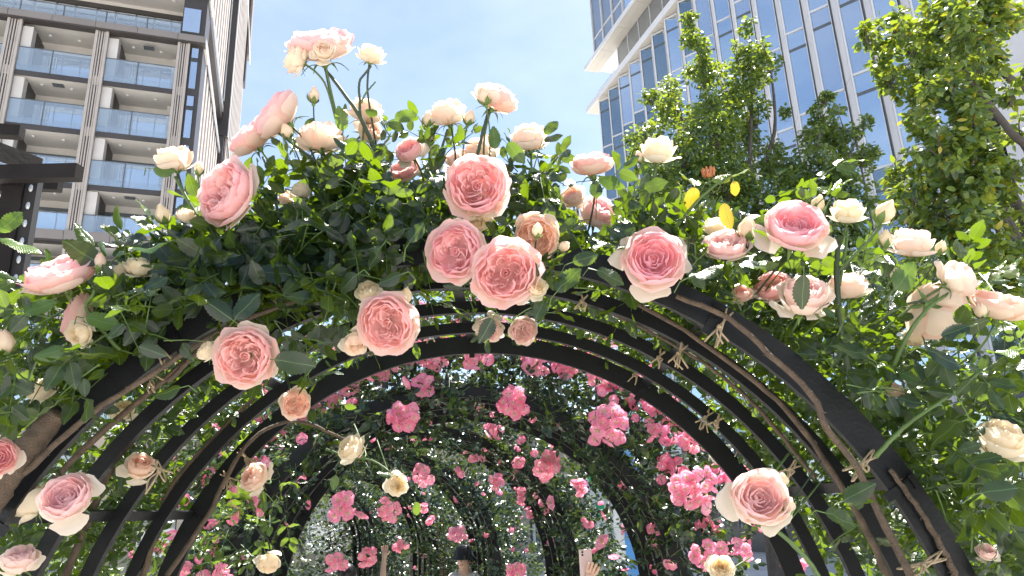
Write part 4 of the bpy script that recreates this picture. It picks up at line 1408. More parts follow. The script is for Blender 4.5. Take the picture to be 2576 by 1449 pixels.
for (x, y, L, ang, tow, tn, Y) in NAMED:
    p = at(x, y, Y)
    d = np.dot(p - CAM, FW)
    a = math.radians(ang)
    t = RT * math.cos(a) + UP * math.sin(a) + FW * rng.uniform(-0.2, 0.3)
    n = -FW * tow + np.array([0, 0, 1.0]) * (1.1 - tow) + rng.normal(0, 0.1, 3)
    put_leaf(bush, p, t, n, L * d / F_PX, tn)
    e = p - nrm(t) * 0.03 + FW * 0.02
    MB().tube([p + nrm(t) * 0.002, p - nrm(t) * 0.018, e + np.array([0, 0, -0.02])], [0.0012, 0.0014, 0.0016], 4, False).build('leaf_stalk', M['stem'], bush)


# canes: along the hoops and standing up to the highest roses
def cane(pts, r0, r1, name='cane', mat='cane', n=7, thorn=True):
    path = smooth_path([at(*q) for q in pts], 28)
    m = len(path)
    jt = 0.0010 if mat == 'cane' else 0.0004
    path = [q + rng.normal(0, jt, 3) for q in path]
    if mat == 'cane' and r0 < 0.02:
        r0, r1 = r0 * 0.58, r1 * 0.58
    mb = MB().tube(path, [r0 + (r1 - r0) * k / (m - 1) for k in range(m)], n, True, 0.22 if mat == 'cane' else 0.05)
    if thorn and mat == 'cane':
        for k in range(2, m - 2, 3):
            dv = rand_dir()
            mb.tube([path[k], path[k] + dv * (r0 + 0.008)], [0.003, 0.0004], 4)
    return mb.build(name, M[mat], bush, True)


cane([(1700, 745, 1.72), (1830, 800, 1.71), (1935, 890, 1.70), (2040, 990, 1.70), (2080, 1080, 1.69), (2160, 1180, 1.69), (2210, 1290, 1.70), (2290, 1449, 1.70)], 0.011, 0.015)
cane([(2240, 1180, 1.74), (2330, 1310, 1.74), (2390, 1420, 1.74), (2420, 1500, 1.74)], 0.010, 0.014)
cane([(1560, 740, 1.95), (1720, 830, 1.95), (1900, 960, 1.95), (2020, 1080, 1.95), (2150, 1280, 1.95), (2230, 1449, 1.95)], 0.011, 0.016)
cane([(1500, 770, 2.2), (1700, 870, 2.2), (1880, 1000, 2.2), (2050, 1200, 2.2)], 0.009, 0.012)
cane([(150, 1035, 1.70), (85, 1110, 1.70), (30, 1180, 1.70), (-40, 1280, 1.70)], 0.026, 0.034)
cane([(760, 750, 1.72), (560, 830, 1.71), (400, 930, 1.70), (230, 1040, 1.70), (60, 1190, 1.70)], 0.009, 0.013)
cane([(900, 680, 1.80), (700, 740, 1.80), (540, 850, 1.80), (420, 960, 1.8)], 0.010, 0.012)
cane([(800, 700, 2.0), (640, 790, 2.0), (480, 900, 2.0), (360, 1000, 2.0), (210, 1130, 2.0), (60, 1300, 2.0)], 0.012, 0.016)
cane([(440, 930, 2.3), (420, 1010, 2.3), (300, 1140, 2.3), (230, 1290, 2.3), (160, 1460, 2.3)], 0.014, 0.02)
cane([(640, 1000, 2.6), (560, 1080, 2.6), (430, 1230, 2.6), (360, 1449, 2.6)], 0.012, 0.018)
cane([(880, 1110, 2.95), (740, 1060, 2.8), (620, 1120, 2.7), (520, 1300, 2.7), (420, 1449, 2.7)], 0.010, 0.016)
cane([(2470, 930, 1.62), (2380, 1000, 1.62), (2280, 1070, 1.64), (2200, 1150, 1.68)], 0.0038, 0.006, 'cane', 'stem')
cane([(2110, 600, 1.72), (2105, 700, 1.72), (2120, 850, 1.74), (2150, 1000, 1.80)], 0.006, 0.009, 'cane', 'stem_dark')
cane([(818, 175, 1.76), (850, 215, 1.77), (900, 285, 1.78), (930, 345, 1.80), (965, 430, 1.82), (1010, 540, 1.86), (1060, 640, 1.9)], 0.0042, 0.009, 'cane', 'stem_dark')
cane([(934, 165, 1.75), (905, 205, 1.76), (905, 250, 1.77), (905, 290, 1.78)], 0.003, 0.004, 'cane', 'stem_dark')
cane([(945, 205, 1.76), (920, 235, 1.76), (908, 260, 1.77)], 0.002, 0.003, 'cane', 'stem')
cane([(1230, 275, 1.80), (1215, 330, 1.80), (1200, 400, 1.82), (1180, 520, 1.85)], 0.0035, 0.006, 'cane', 'stem_dark')
cane([(1125, 325, 1.82), (1110, 380, 1.83), (1090, 450, 1.84), (1085, 560, 1.88)], 0.003, 0.006, 'cane', 'stem_dark')
cane([(1076, 318, 1.80), (1085, 400, 1.81), (1090, 470, 1.84)], 0.0025, 0.004, 'cane', 'stem')
cane([(1181, 312, 1.80), (1140, 350, 1.81), (1110, 390, 1.83)], 0.0022, 0.003, 'cane', 'stem')
cane([(700, 335, 1.72), (760, 380, 1.74), (850, 450, 1.78), (950, 540, 1.82)], 0.003, 0.006, 'cane', 'stem_dark')
cane([(660, 395, 1.75), (690, 460, 1.76), (700, 540, 1.78), (740, 620, 1.82)], 0.003, 0.005, 'cane', 'stem_dark')
cane([(1650, 415, 1.74), (1640, 470, 1.74), (1615, 540, 1.76), (1600, 640, 1.8)], 0.0036, 0.006, 'cane', 'stem')
cane([(1612, 412, 1.74), (1622, 450, 1.74), (1630, 490, 1.75)], 0.0022, 0.003, 'cane', 'stem')
cane([(1820, 450, 1.70), (1760, 500, 1.71), (1700, 570, 1.72), (1650, 610, 1.76)], 0.003, 0.006, 'cane', 'stem')
cane([(2220, 565, 1.70), (2180, 610, 1.71), (2110, 680, 1.72)], 0.0034, 0.005, 'cane', 'stem')
cane([(2132, 580, 1.72), (2125, 640, 1.72), (2110, 720, 1.73)], 0.0036, 0.005, 'cane', 'stem')
cane([(2390, 735, 1.66), (2330, 780, 1.64), (2280, 850, 1.66), (2240, 940, 1.72)], 0.0034, 0.006, 'cane', 'stem')
cane([(440, 445, 1.70), (470, 500, 1.70), (510, 570, 1.72), (540, 650, 1.78)], 0.0034, 0.006, 'cane', 'stem')
cane([(250, 690, 1.58), (235, 740, 1.58), (220, 780, 1.6), (300, 880, 1.66)], 0.0034, 0.005, 'cane', 'stem')
cane([(1000, 1200, 2.75), (940, 1160, 2.8), (880, 1150, 2.85), (820, 1130, 2.9)], 0.003, 0.004, 'cane', 'stem')
cane([(1900, 1320, 1.56), (1960, 1340, 1.56), (2040, 1420, 1.6), (2080, 1500, 1.64)], 0.0036, 0.006, 'cane', 'stem')
fol.build(bush, 230, TPL_HI)
fol2.build(bush, 0, TPL_MED)
bush_root = bush

# ---- the rose bushes on the farther arches
FAR_SPEC = [(1, 4400, 0.056, TPL_MED, 0.44), (2, 4600, 0.058, TPL_LOW, 0.46), (3, 3400, 0.066, TPL_LOW, 0.55), (4, 3000, 0.074, TPL_LOW, 0.65), (5, 2700, 0.084, TPL_LOW, 0.75)]
BUSHES = {0: bush}
for ai, n, sz, tpls, thk in FAR_SPEC:
    b = thing('climbing_rose', 'climbing rose bush with hot pink clusters on the %s arch' % A_LAB[ai], 'rose bush', 'rose bushes of the tunnel')
    BUSHES[ai] = b
    f = Foliage()
    A = ARCHES[ai]
    k = 0
    while k < n:
        th = rng.uniform(-1.1, math.pi + 1.1)
        inner = rng.random() < 0.16
        rad = R_ARCH + (rng.uniform(-0.06, 0.02) if inner else 0.03 + thk * rng.random() ** 1.3)
        dy = rng.uniform(-0.10, A['L'] + 0.08)
        if inner and rng.random() < 0.5:
            dy = rng.uniform(-0.12, 0.1)
        p = arch_pt(A, max(min(th, math.pi), 0.0), rad, dy)
        if th < 0:
            p[2] += th * 1.3
            if th < -0.3 and rng.random() < 0.4:
                continue
        if th > math.pi:
            p[2] -= (th - math.pi) * 1.3
        k += 1
        if not clears(p, 1.0, 2):
            continue
        out = nrm(np.array([p[0] - A['x'], -0.2, p[2] - CZ]))
        f.compound(p, nrm(out * 0.3 + rng.normal(0, 0.7, 3)), leaf_orient(p, 0.5, 0.8), rng.uniform(0.8, 1.15) * sz, 0.10 + 0.35 * rng.random() ** 2, 5)
    if ai == 1:
        for _ in range(900):
            p = arch_pt(A, rng.uniform(0.5, 2.65), R_ARCH + rng.uniform(0.25, 0.58), rng.uniform(-0.12, 0.7))
            f.compound(p, rand_dir(), leaf_orient(p, 0.5, 0.8), rng.uniform(0.045, 0.06), 0.12 + 0.35 * rng.random(), 5)
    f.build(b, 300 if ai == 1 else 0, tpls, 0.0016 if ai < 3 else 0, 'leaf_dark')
    for kk in range(10 if ai < 3 else 5):
        th0 = rng.uniform(0.1, 2.6)
        dy = rng.uniform(0.05, A['L'])
        pts = [arch_pt(A, min(max(th0 + 0.16 * q, 0.0), math.pi), R_ARCH + rng.uniform(0.03, 0.09), dy + 0.03 * q) for q in range(8)]
        MB().tube(smooth_path(pts, 22), 0.008, 5, True, 0.2).build('cane', M['cane'], b, True)
    for sx in (0.0, math.pi):
        for kk in range(3):
            dy = rng.uniform(0.1, A['L'] - 0.1)
            p = arch_pt(A, sx, R_ARCH + 0.10, dy)
            pts = [np.array([p[0] + rng.normal(0, .05), p[1], 0]), np.array([p[0] + rng.normal(0, .05), p[1], 0.6]), p, arch_pt(A, sx + (0.3 if sx == 0 else -0.3), R_ARCH + 0.06, dy)]
            MB().tube(smooth_path(pts, 14), [0.018 - 0.0005 * q for q in range(len(smooth_path(pts, 14)))], 6, True, 0.2).build('cane', M['cane'], b, True)


# loose shrubs left of the tunnel, seen through the hoops
def shrub(cx, cy, rx, ry, h, n, sz, label, tone=0.45):
    mat = M['leaf_dark'] if cy > 9 else M['leaf']
    tone = 0.2 if cy > 9 else tone
    root = thing('shrub', label, 'shrub', 'shrubs beside the tunnel')
    P, T, Nn, S, tn = [], [], [], [], []
    for _ in range(n):
        u = rand_dir()
        r = rng.random() ** 0.4
        p = np.array([cx + u[0] * rx * r, cy + u[1] * ry * r, h * 0.52 + u[2] * h * 0.5 * r])
        P.append(p)
        T.append(rand_dir((u[0], u[1], 0.2), 0.8))
        Nn.append(rand_dir((0, 0, 1), 0.6))
        S.append(sz * rng.uniform(0.7, 1.2))
        tn.append(np.clip(tone + rng.normal(0, 0.16), 0, 0.8))
    fo = link('foliage', leaf_mesh('foliage', TPL_LOW, P, T, Nn, S, tn, mat), root)
    fo['kind'] = 'stuff'
    for k in range(6):
        a = rng.uniform(0, 6.28)
        MB().tube([(cx + 0.1 * math.cos(a), cy + 0.1 * math.sin(a), 0), (cx + 0.4 * rx * math.cos(a), cy + 0.4 * ry * math.sin(a), h * 0.5), (cx + 0.6 * rx * math.cos(a), cy + 0.6 * ry * math.sin(a), h * 0.9)],
                  [0.018, 0.012, 0.005], 5).build('stem', M['cane'], root)


shrub(-3.0, 4.4, 1.0, 0.9, 2.0, 2600, 0.06, 'leafy shrub at the lower left seen through the nearest hoops')
shrub(-4.6, 6.6, 1.3, 1.0, 2.1, 2200, 0.07, 'leafy shrub behind the pergola post at the left')
shrub(-2.9, 7.6, 0.9, 0.9, 1.9, 1800, 0.065, 'leafy shrub left of the third arch')
shrub(2.4, 3.9, 0.8, 0.8, 1.9, 2200, 0.06, 'leafy shrub at the lower right behind the nearest hoops')
shrub(4.2, 7.5, 1.4, 1.2, 2.2, 2400, 0.075, 'leafy shrub under the middle tree on the right')


shrub(-3.4, 9.6, 1.0, 1.0, 2.5, 2200, 0.07, 'leafy shrub at the left of the fourth arch')
shrub(0.9, 9.0, 0.7, 0.9, 2.2, 1800, 0.065, 'leafy shrub at the right of the fourth arch')
shrub(-5.6, 17.0, 2.0, 1.2, 3.0, 2600, 0.10, 'leafy shrub closing the far end of the tunnel on the left')
shrub(-2.4, 17.0, 1.8, 1.2, 3.0, 2600, 0.10, 'leafy shrub closing the far end of the tunnel in the middle')
shrub(-3.1, 15.4, 1.9, 0.6, 2.9, 3800, 0.11, 'dense dark shrub right behind the farthest arch')
shrub(-1.0, 10.9, 0.35, 0.5, 2.3, 1500, 0.07, 'narrow dark shrub at the right foot of the fifth arch')
shrub(-0.6, 12.6, 1.1, 1.0, 2.9, 2200, 0.08, 'leafy shrub closing the far end of the tunnel on the right')


# ------------------------------------------------------------------ trees
def tree(label, Y, trunk, limbs, clumps, leaf, n_per, n_single, tone, lw=0.05, depth=0.9, spray=(0.22, 0.42), var=0.13):
    root = thing('katsura_tree', label, 'tree')
    base = at(trunk[0], trunk[1], Y)
    base0 = np.array([base[0], base[1], 0.0])
    path = smooth_path([base0, (base0 + base) / 2 + np.array([0.05, 0, 0]), base], 12)
    tr = MB().tube(path, [0.13 - 0.05 * k / (len(path) - 1) for k in range(len(path))], 9, True, 0.12).build('trunk', M['bark'], root, True)
    for lb in limbs:
        pts = [base] + [at(q[0], q[1], Y + (q[2] if len(q) > 2 else 0)) for q in lb]
        pp = smooth_path(pts, 16)
        MB().tube(pp, [lw * (1 - 0.8 * k / (len(pp) - 1)) + 0.008 for k in range(len(pp))], 7, True, 0.15).build('branch', M['bark'], root, True)
    P, T, Nn, S, tn = [], [], [], [], []
    twig = MB()
    for (x, y, rpx, *o) in clumps:
        off = o[0] if o else rng.uniform(-depth, depth)
        c = at(x, y, Y + off)
        d = np.dot(c - CAM, FW)
        r = rpx * d / F_PX
        tall = 1.35
        m = int(n_per * (rpx / 60.0) ** 2)
        # a few sprays inside each clump so that the outline breaks up
        sprays = []
        for _ in range(max(4, int(9 * rpx / 60))):
            u = rand_dir()
            u[2] *= tall
            sprays.append((c + u * r * rng.uniform(0.35, 0.95), r * rng.uniform(*spray)))
        for (sc, sr) in sprays:
            twig.tube([c - np.array([0, 0, r * 0.6]), (c + sc) / 2, sc], [0.012, 0.008, 0.003], 4, False)
        for _ in range(m):
            sc, sr = sprays[rng.integers(len(sprays))]
            u = rand_dir()
            u[2] *= 1.5
            p = sc + u * sr * rng.random() ** 0.5
            P.append(p)
            T.append(rand_dir((u[0], u[1], -0.35), 0.7))
            Nn.append(rand_dir((0.0, -0.25, 0.8), 0.75))
            S.append(leaf * rng.uniform(0.7, 1.2))
            tn.append(np.clip(tone + rng.normal(0, var) + (0.18 if rng.random() < 0.12 else 0), 0, 0.92))
    tw = twig.build('twigs', M['bark'], root)
    tw['kind'] = 'stuff'
    P, T, Nn, S, tn = [np.array(q) for q in (P, T, Nn, S, tn)]
    take = np.zeros(len(P), bool)
    if n_single:
        x, y, dd = proj(P)
        vis = (x > 0) & (x < 2576) & (y > 0) & (y < 1449)
        order = np.argsort(-np.where(vis, S / dd, 0))[:n_single]
        take[order] = True
        mes = [leaf_mesh('leaf', [TPL_TREE[k % 2]], [(0, 0, 0)], [(1, 0, 0)], [(0, 0, 1)], [1.0], [0.15 + 0.18 * k], M['leaf_tree']) for k in range(4)]
        for i in np.nonzero(take)[0]:
            t = nrm(T[i])
            n = nrm(Nn[i] - t * np.dot(Nn[i], t))
            b = np.cross(n, t)
            s = S[i]
            o = link('leaf', mes[int(np.clip((tn[i] - 0.1) / 0.18, 0, 3))], root)
            o.matrix_world = Matrix(((t[0] * s, b[0] * s, n[0] * s, P[i][0]), (t[1] * s, b[1] * s, n[1] * s, P[i][1]), (t[2] * s, b[2] * s, n[2] * s, P[i][2]), (0, 0, 0, 1)))
    r = ~take
    fo = link('crown', leaf_mesh('crown', TPL_TREE, P[r], T[r], Nn[r], S[r], tn[r], M['leaf_tree']), root)
    fo['kind'] = 'stuff'


tree('upright leafy tree before the blue glass office tower, right of centre', 11.0, (1850, 700),
     [[(1800, 500), (1785, 330), (1760, 120)], [(1880, 470), (1890, 280), (1885, 90)], [(1730, 560), (1690, 400), (1650, 340)],
      [(1960, 540), (2040, 420), (2070, 290)], [(2000, 560), (2110, 440), (2160, 340)], [(1770, 420), (1730, 330), (1690, 250)], [(1930, 400), (1950, 300), (1935, 140)]],
     [(1740, 45, 26), (1752, 110, 44), (1775, 175, 56), (1795, 250, 70), (1800, 330, 80), (1870, 60, 22), (1880, 130, 44), (1925, 120, 32), (1938, 170, 34), (1890, 210, 60),
      (1900, 290, 60), (1972, 280, 24), (1690, 235, 44), (1660, 270, 46), (1640, 250, 28), (1720, 290, 46), (1620, 350, 44), (1595, 370, 26), (1660, 380, 58), (1720, 400, 66),
      (1660, 450, 60), (1740, 480, 76), (1690, 540, 70), (1620, 520, 40), (1850, 400, 80), (1830, 470, 76), (1930, 400, 60), (1960, 460, 70), (1880, 530, 84), (2060, 290, 36),
      (2075, 250, 26), (2060, 350, 54), (2120, 310, 38), (2165, 330, 30), (2110, 380, 60), (2160, 400, 44), (2060, 440, 70), (2140, 460, 64), (2020, 500, 70), (2100, 530, 70), (1960, 560, 80),
      (2190, 380, 26), (1780, 560, 80), (2060, 600, 80), (2180, 640, 70), (2150, 720, 70), (1990, 640, 70), (1900, 620, 60), (2240, 690, 50)], 0.085, 760, 0, 0.28, 0.04, 0.9, (0.28, 0.50), 0.18)
tree('large leafy tree with bright yellow-green leaves at the right edge', 6.2, (2640, 860),
     [[(2560, 600), (2480, 480), (2440, 330)], [(2560, 640), (2500, 520), (2400, 420), (2330, 330)], [(2600, 420), (2540, 330), (2440, 200), (2330, 60)], [(2620, 300), (2520, 180), (2450, 60), (2400, -40)],
      [(2560, 740), (2460, 650), (2380, 560)], [(2580, 560), (2520, 440), (2480, 330)]],
     [(2180, 95, 34), (2215, 140, 40), (2255, 60, 56), (2240, 200, 48), (2300, 130, 70), (2350, 50, 80), (2430, 60, 90), (2390, 150, 80), (2300, 215, 60), (2450, 150, 70), (2400, 235, 80),
      (2330, 190, 60), (2460, 240, 60), (2530, 20, 60), (2480, 10, 60), (2560, 60, 30), (2440, 320, 66), (2370, 370, 70), (2290, 310, 36), (2330, 330, 44), (2340, 430, 74), (2265, 440, 44), (2300, 480, 50),
      (2430, 430, 80), (2400, 520, 80), (2320, 550, 60), (2480, 380, 50), (2540, 420, 60), (2560, 330, 44), (2500, 540, 80), (2560, 520, 60), (2440, 610, 80), (2360, 620, 70), (2530, 640, 80), (2300, 620, 44),
      (2260, 530, 30), (2420, 690, 60), (2500, 700, 66), (2560, 700, 50), (2340, 680, 50), (2540, 250, 34), (2570, 190, 30)], 0.085, 270, 280, 0.36, 0.045, 0.7, (0.24, 0.46), 0.26)


# ------------------------------------------------------------------ garden roses
def petal_mesh(theta, halfw, Rk, z0, H, close, flare, pink0, pink1, rr, mat, nu=6, nv=5, cx=0.0, cy=0.0, ripple=0.05, base=0.10, rnd=0.22):
    """one petal: a curved sheet rising from the base at angle theta, radius Rk, rim height H"""
    V, Fc, A = [], [], []
    ph = rr.uniform(0, 6.28)
    ph2 = rr.uniform(0, 6.28)
    notch = rr.uniform(0.0, 0.10)
    tw = rr.uniform(-0.08, 0.08)
    for j in range(nv + 1):
        v = j / nv
        for i in range(nu + 1):
            u = 2.0 * i / nu - 1
            t = v * (1 - rnd * abs(u) ** 2.4 - notch * math.exp(-(u / 0.25) ** 2) * v)
            rho = base + (Rk - base) * math.sin(min(t * 1.18, 1.0) * math.pi / 2) ** 0.75
            if t > 0.6:
                e = (t - 0.6) / 0.4
                rho += Rk * (-close * e * e + flare * e ** 2)
            z = z0 + (H - z0) * (t ** 1.25)
            if flare > 0 and t > 0.72:
                z -= flare * 0.9 * ((t - 0.72) / 0.28) ** 2 * Rk
            rp = ripple * Rk * t ** 3 * (math.sin(3.3 * u + ph) + 0.6 * math.sin(7.1 * u + ph2))
            rho += rp + 0.05 * Rk * u * u * t
            z += ripple * 0.5 * Rk * t ** 3 * math.sin(5.0 * u + ph2)
            an = theta + halfw * u * (0.42 + 0.58 * t ** 0.6) + tw * t
            V.append((cx + rho * math.cos(an), cy + rho * math.sin(an), z))
            A.append(pink0 + (pink1 - pink0) * t ** 1.5)
    for j in range(nv):
        for i in range(nu):
            a = j * (nu + 1) + i
            Fc.append((a, a + 1, a + nu + 2, a + nu + 1))
    me = bpy.data.meshes.new('petal')
    me.from_pydata(V, [], Fc)
    me.polygons.foreach_set('use_smooth', [True] * len(Fc))
    at_ = me.attributes.new('pink', 'FLOAT', 'POINT')
    at_.data.foreach_set('value', np.clip(A, 0, 1).astype(np.float32))
    me.materials.append(mat)
    me.update()
    return me


def ring(out, rr, n, name, Rk, z0, H, close, flare, p0, p1, halfw=None, jit=0.10, off=None, **kw):
    a0 = rr.uniform(0, 6.28) if off is None else off
    for k in range(n):
        th = a0 + 2 * math.pi * k / n + rr.uniform(-jit, jit)
        hw = halfw if halfw else math.pi / n * 1.45
        out.append((name, petal_mesh(th, hw * rr.uniform(0.9, 1.1), Rk * rr.uniform(0.96, 1.05), z0, H + rr.uniform(-0.05, 0.05), close, flare * rr.uniform(0.5, 1.4), p0, p1, rr, M['petal'], **kw)))


def calyx(scale=1.0, spread=0.9):
    mb = MB()
    mb.ellipsoid((0, 0, -0.60 * scale), 0.16 * scale, 0.16 * scale, 0.18 * scale, 9, 6)
    return mb.mesh('calyx', M['sepal'], True)


def sepal_mesh(th, length, out, zb, rr, r0=0.13):
    V, Fc = [], []
    n = 5
    for k in range(n + 1):
        t = k / n
        w = 0.10 * math.sin(math.pi * (0.18 + 0.82 * t)) * (1 - t * 0.55)
        rho = r0 + out * t
        z = zb + length * t * (1 - 0.0 * t)
        if out > 0.45:
            z = zb + 0.10 * math.sin(t * 3.0) - 0.25 * t * t
        for s in (-1, 0, 1):
            V.append((rho * math.cos(th) - s * w * math.sin(th), rho * math.sin(th) + s * w * math.cos(th), z + 0.03 * abs(s)))
    for k in range(n):
        for s in range(2):
            a = 3 * k + s
            Fc.append((a, a + 1, a + 4, a + 3))
    me = bpy.data.meshes.new('sepal')
    me.from_pydata(V, [], Fc)
    me.polygons.foreach_set('use_smooth', [True] * len(Fc))
    me.materials.append(M['sepal'])
    return me


def bud_sepal(th, rr):
    V, Fc = [], []
    n = 7
    op = rr.uniform(0.0, 0.55)
    top = rr.uniform(0.75, 1.15)
    for k in range(n + 1):
        t = k / n
        w = 0.30 * math.sin(math.pi * (0.22 + 0.78 * t)) ** 1.1 * (1 - 0.45 * t)
        rho = 0.14 + 0.52 * math.sin(min(t * 1.7, 1.0) * math.pi / 2) + op * max(0, t - 0.35) ** 1.5 * 1.2 - (0.25 if op < 0.2 else 0) * max(0, t - 0.6)
        z = -0.66 + top * (t - 0.25 * op * t * t)
        for s_ in (-1, 0, 1):
            V.append((rho * math.cos(th) - s_ * w * math.sin(th), rho * math.sin(th) + s_ * w * math.cos(th), z))
    for k in range(n):
        for s_ in range(2):
            a = 3 * k + s_
            Fc.append((a, a + 1, a + 4, a + 3))
    me = bpy.data.meshes.new('sepal')
    me.from_pydata(V, [], Fc)
    me.polygons.foreach_set('use_smooth', [True] * len(Fc))
    me.materials.append(M['sepal'])
    return me


def make_variant(kind, seed):
    rr = np.random.default_rng(seed)
    out = []
    if kind == FULL:
        ring(out, rr, 4, 'guard_petal', 1.0, -0.42, 0.10, 0.0, 0.14, 0.05, 0.25, nu=8, nv=6, rnd=0.45, ripple=0.06, halfw=0.8)
        ring(out, rr, 6, 'petal', 0.98, -0.40, 0.34, 0.0, 0.09, 0.22, 0.72, nu=8, nv=6, ripple=0.07)
        ring(out, rr, 7, 'petal', 0.91, -0.36, 0.50, 0.13, 0.0, 0.55, 0.85, nu=8, ripple=0.05)
        ring(out, rr, 7, 'petal', 0.80, -0.30, 0.55, 0.14, 0.0, 0.75, 0.82, nu=7, ripple=0.07)
        ring(out, rr, 6, 'petal', 0.66, -0.24, 0.52, 0.10, 0.0, 0.85, 0.76, nu=7, ripple=0.10)
        nq = 3 + seed % 3
        a0 = rr.uniform(0, 6.28)
        for q in range(nq):
            aq = a0 + 2 * math.pi * q / nq + rr.uniform(-0.25, 0.25)
            ro = rr.uniform(0.22, 0.32)
            cx, cy = ro * math.cos(aq), ro * math.sin(aq)
            for k, rk in enumerate((0.34, 0.25, 0.16, 0.08)):
                th = aq + rr.uniform(-0.7, 0.7) + (0 if k % 2 else math.pi * 0.2)
                out.append(('heart_petal', petal_mesh(th, 1.6 * rr.uniform(0.75, 1.15), rk, -0.10, 0.50 - 0.05 * k + rr.uniform(-0.08, 0.08), 0.0, 0.16, 0.85, 0.66, rr, M['petal'], nu=7, nv=4, cx=cx, cy=cy, ripple=0.20, base=0.03)))
        ring(out, rr, 4, 'heart_petal', 0.17, -0.1, 0.36, 0.15, 0.0, 0.85, 0.70, ripple=0.2, base=0.02)
        ring(out, rr, 3, 'heart_petal', 0.08, -0.1, 0.32, 0.3, 0.0, 0.9, 0.75, ripple=0.2, base=0.01)
    elif kind == CUP:
        ring(out, rr, 3, 'guard_petal', 1.08, -0.42, -0.14, 0.0, 0.20, 0.06, 0.2, nu=10, nv=8, halfw=0.85, rnd=0.5, ripple=0.09, jit=0.3)
        ring(out, rr, 5, 'petal', 0.93, -0.42, 0.30, 0.02, 0.07, 0.20, 0.62, nu=8, nv=6, ripple=0.06)
        ring(out, rr, 6, 'petal', 0.85, -0.40, 0.50, 0.08, 0.0, 0.50, 0.82, nu=8, nv=6)
        ring(out, rr, 5, 'petal', 0.73, -0.34, 0.54, 0.10, 0.0, 0.80, 0.86, nu=7, ripple=0.07)
        ring(out, rr, 5, 'petal', 0.60, -0.28, 0.48, 0.08, 0.0, 0.98, 0.90, nu=7, ripple=0.08)
        ring(out, rr, 5, 'heart_petal', 0.46, -0.2, 0.36, 0.10, 0.0, 1.0, 0.95, ripple=0.14)
        ring(out, rr, 4, 'heart_petal', 0.32, -0.15, 0.28, 0.20, 0.0, 1.0, 0.95, ripple=0.18, base=0.06)
        ring(out, rr, 3, 'heart_petal', 0.19, -0.12, 0.24, 0.30, 0.0, 1.0, 0.9, ripple=0.2, base=0.04)
        ring(out, rr, 3, 'heart_petal', 0.09, -0.1, 0.20, 0.3, 0.0, 1.0, 0.9, ripple=0.2, base=0.02)
    elif kind == HALF:
        ring(out, rr, 3, 'guard_petal', 0.98, -0.50, 0.0, 0.0, 0.20, 0.04, 0.25, nu=10, nv=8, halfw=0.85, rnd=0.5, ripple=0.09, jit=0.3)
        ring(out, rr, 4, 'petal', 0.84, -0.52, 0.42, 0.0, 0.10, 0.10, 0.45, nu=8, nv=6, ripple=0.07, halfw=0.95)
        ring(out, rr, 5, 'petal', 0.72, -0.52, 0.68, 0.12, 0.03, 0.25, 0.62, nu=8, nv=6, ripple=0.06)
        ring(out, rr, 5, 'petal', 0.58, -0.46, 0.74, 0.16, 0.0, 0.45, 0.72, nu=7, nv=6, ripple=0.09)
        ring(out, rr, 4, 'heart_petal', 0.43, -0.40, 0.70, 0.20, 0.0, 0.7, 0.8, ripple=0.12)
        ring(out, rr, 4, 'heart_petal', 0.28, -0.40, 0.66, 0.25, 0.0, 0.85, 0.85, base=0.05, ripple=0.14)
        ring(out, rr, 3, 'heart_petal', 0.15, -0.40, 0.62, 0.3, 0.0, 0.9, 0.9, base=0.03, ripple=0.14)
    else:
        ring(out, rr, 3, 'petal', 0.62, -0.60, 0.80, 0.66, 0.0, 0.04, 0.55, nu=8, nv=7, halfw=1.25, ripple=0.10)
        ring(out, rr, 3, 'petal', 0.50, -0.60, 1.00, 0.80, 0.0, 0.15, 0.85, nu=7, nv=6, halfw=1.4, ripple=0.10)
        ring(out, rr, 2, 'petal', 0.30, -0.60, 1.12, 0.75, 0.0, 0.3, 0.9, nu=6, nv=5, halfw=1.7, ripple=0.15)
    # green base
    cs = 1.15 if kind == BUD else 0.9
    out.append(('calyx', calyx(1.25 if kind == BUD else 0.85)))
    for k in range(5):
        th = 2 * math.pi * k / 5 + rr.uniform(-0.2, 0.2)
        if kind == BUD:
            out.append(('sepal', bud_sepal(th, rr)))
        else:
            out.append(('sepal', sepal_mesh(th, 0.5, rr.uniform(0.5, 0.7), -0.58, rr)))
    return out


VARS = {FULL: [make_variant(FULL, 11 + k) for k in range(4)], CUP: [make_variant(CUP, 31 + k) for k in range(2)],
        HALF: [make_variant(HALF, 51 + k) for k in range(4)], BUD: [make_variant(BUD, 71 + k) for k in range(3)]}
FINISH = {FULL: 1.93, CUP: 1.98, HALF: 1.75, BUD: 1.45}


def frame_from_axis(ax, spin):
    ax = nrm(ax)
    ref = np.array([0.13, 0.21, 0.97]) if abs(ax[2]) < 0.9 else np.array([1, 0.1, 0])
    t = nrm(np.cross(ref, ax))
    b = np.cross(ax, t)
    c, s = math.cos(spin), math.sin(spin)
    return t * c + b * s, -t * s + b * c, ax


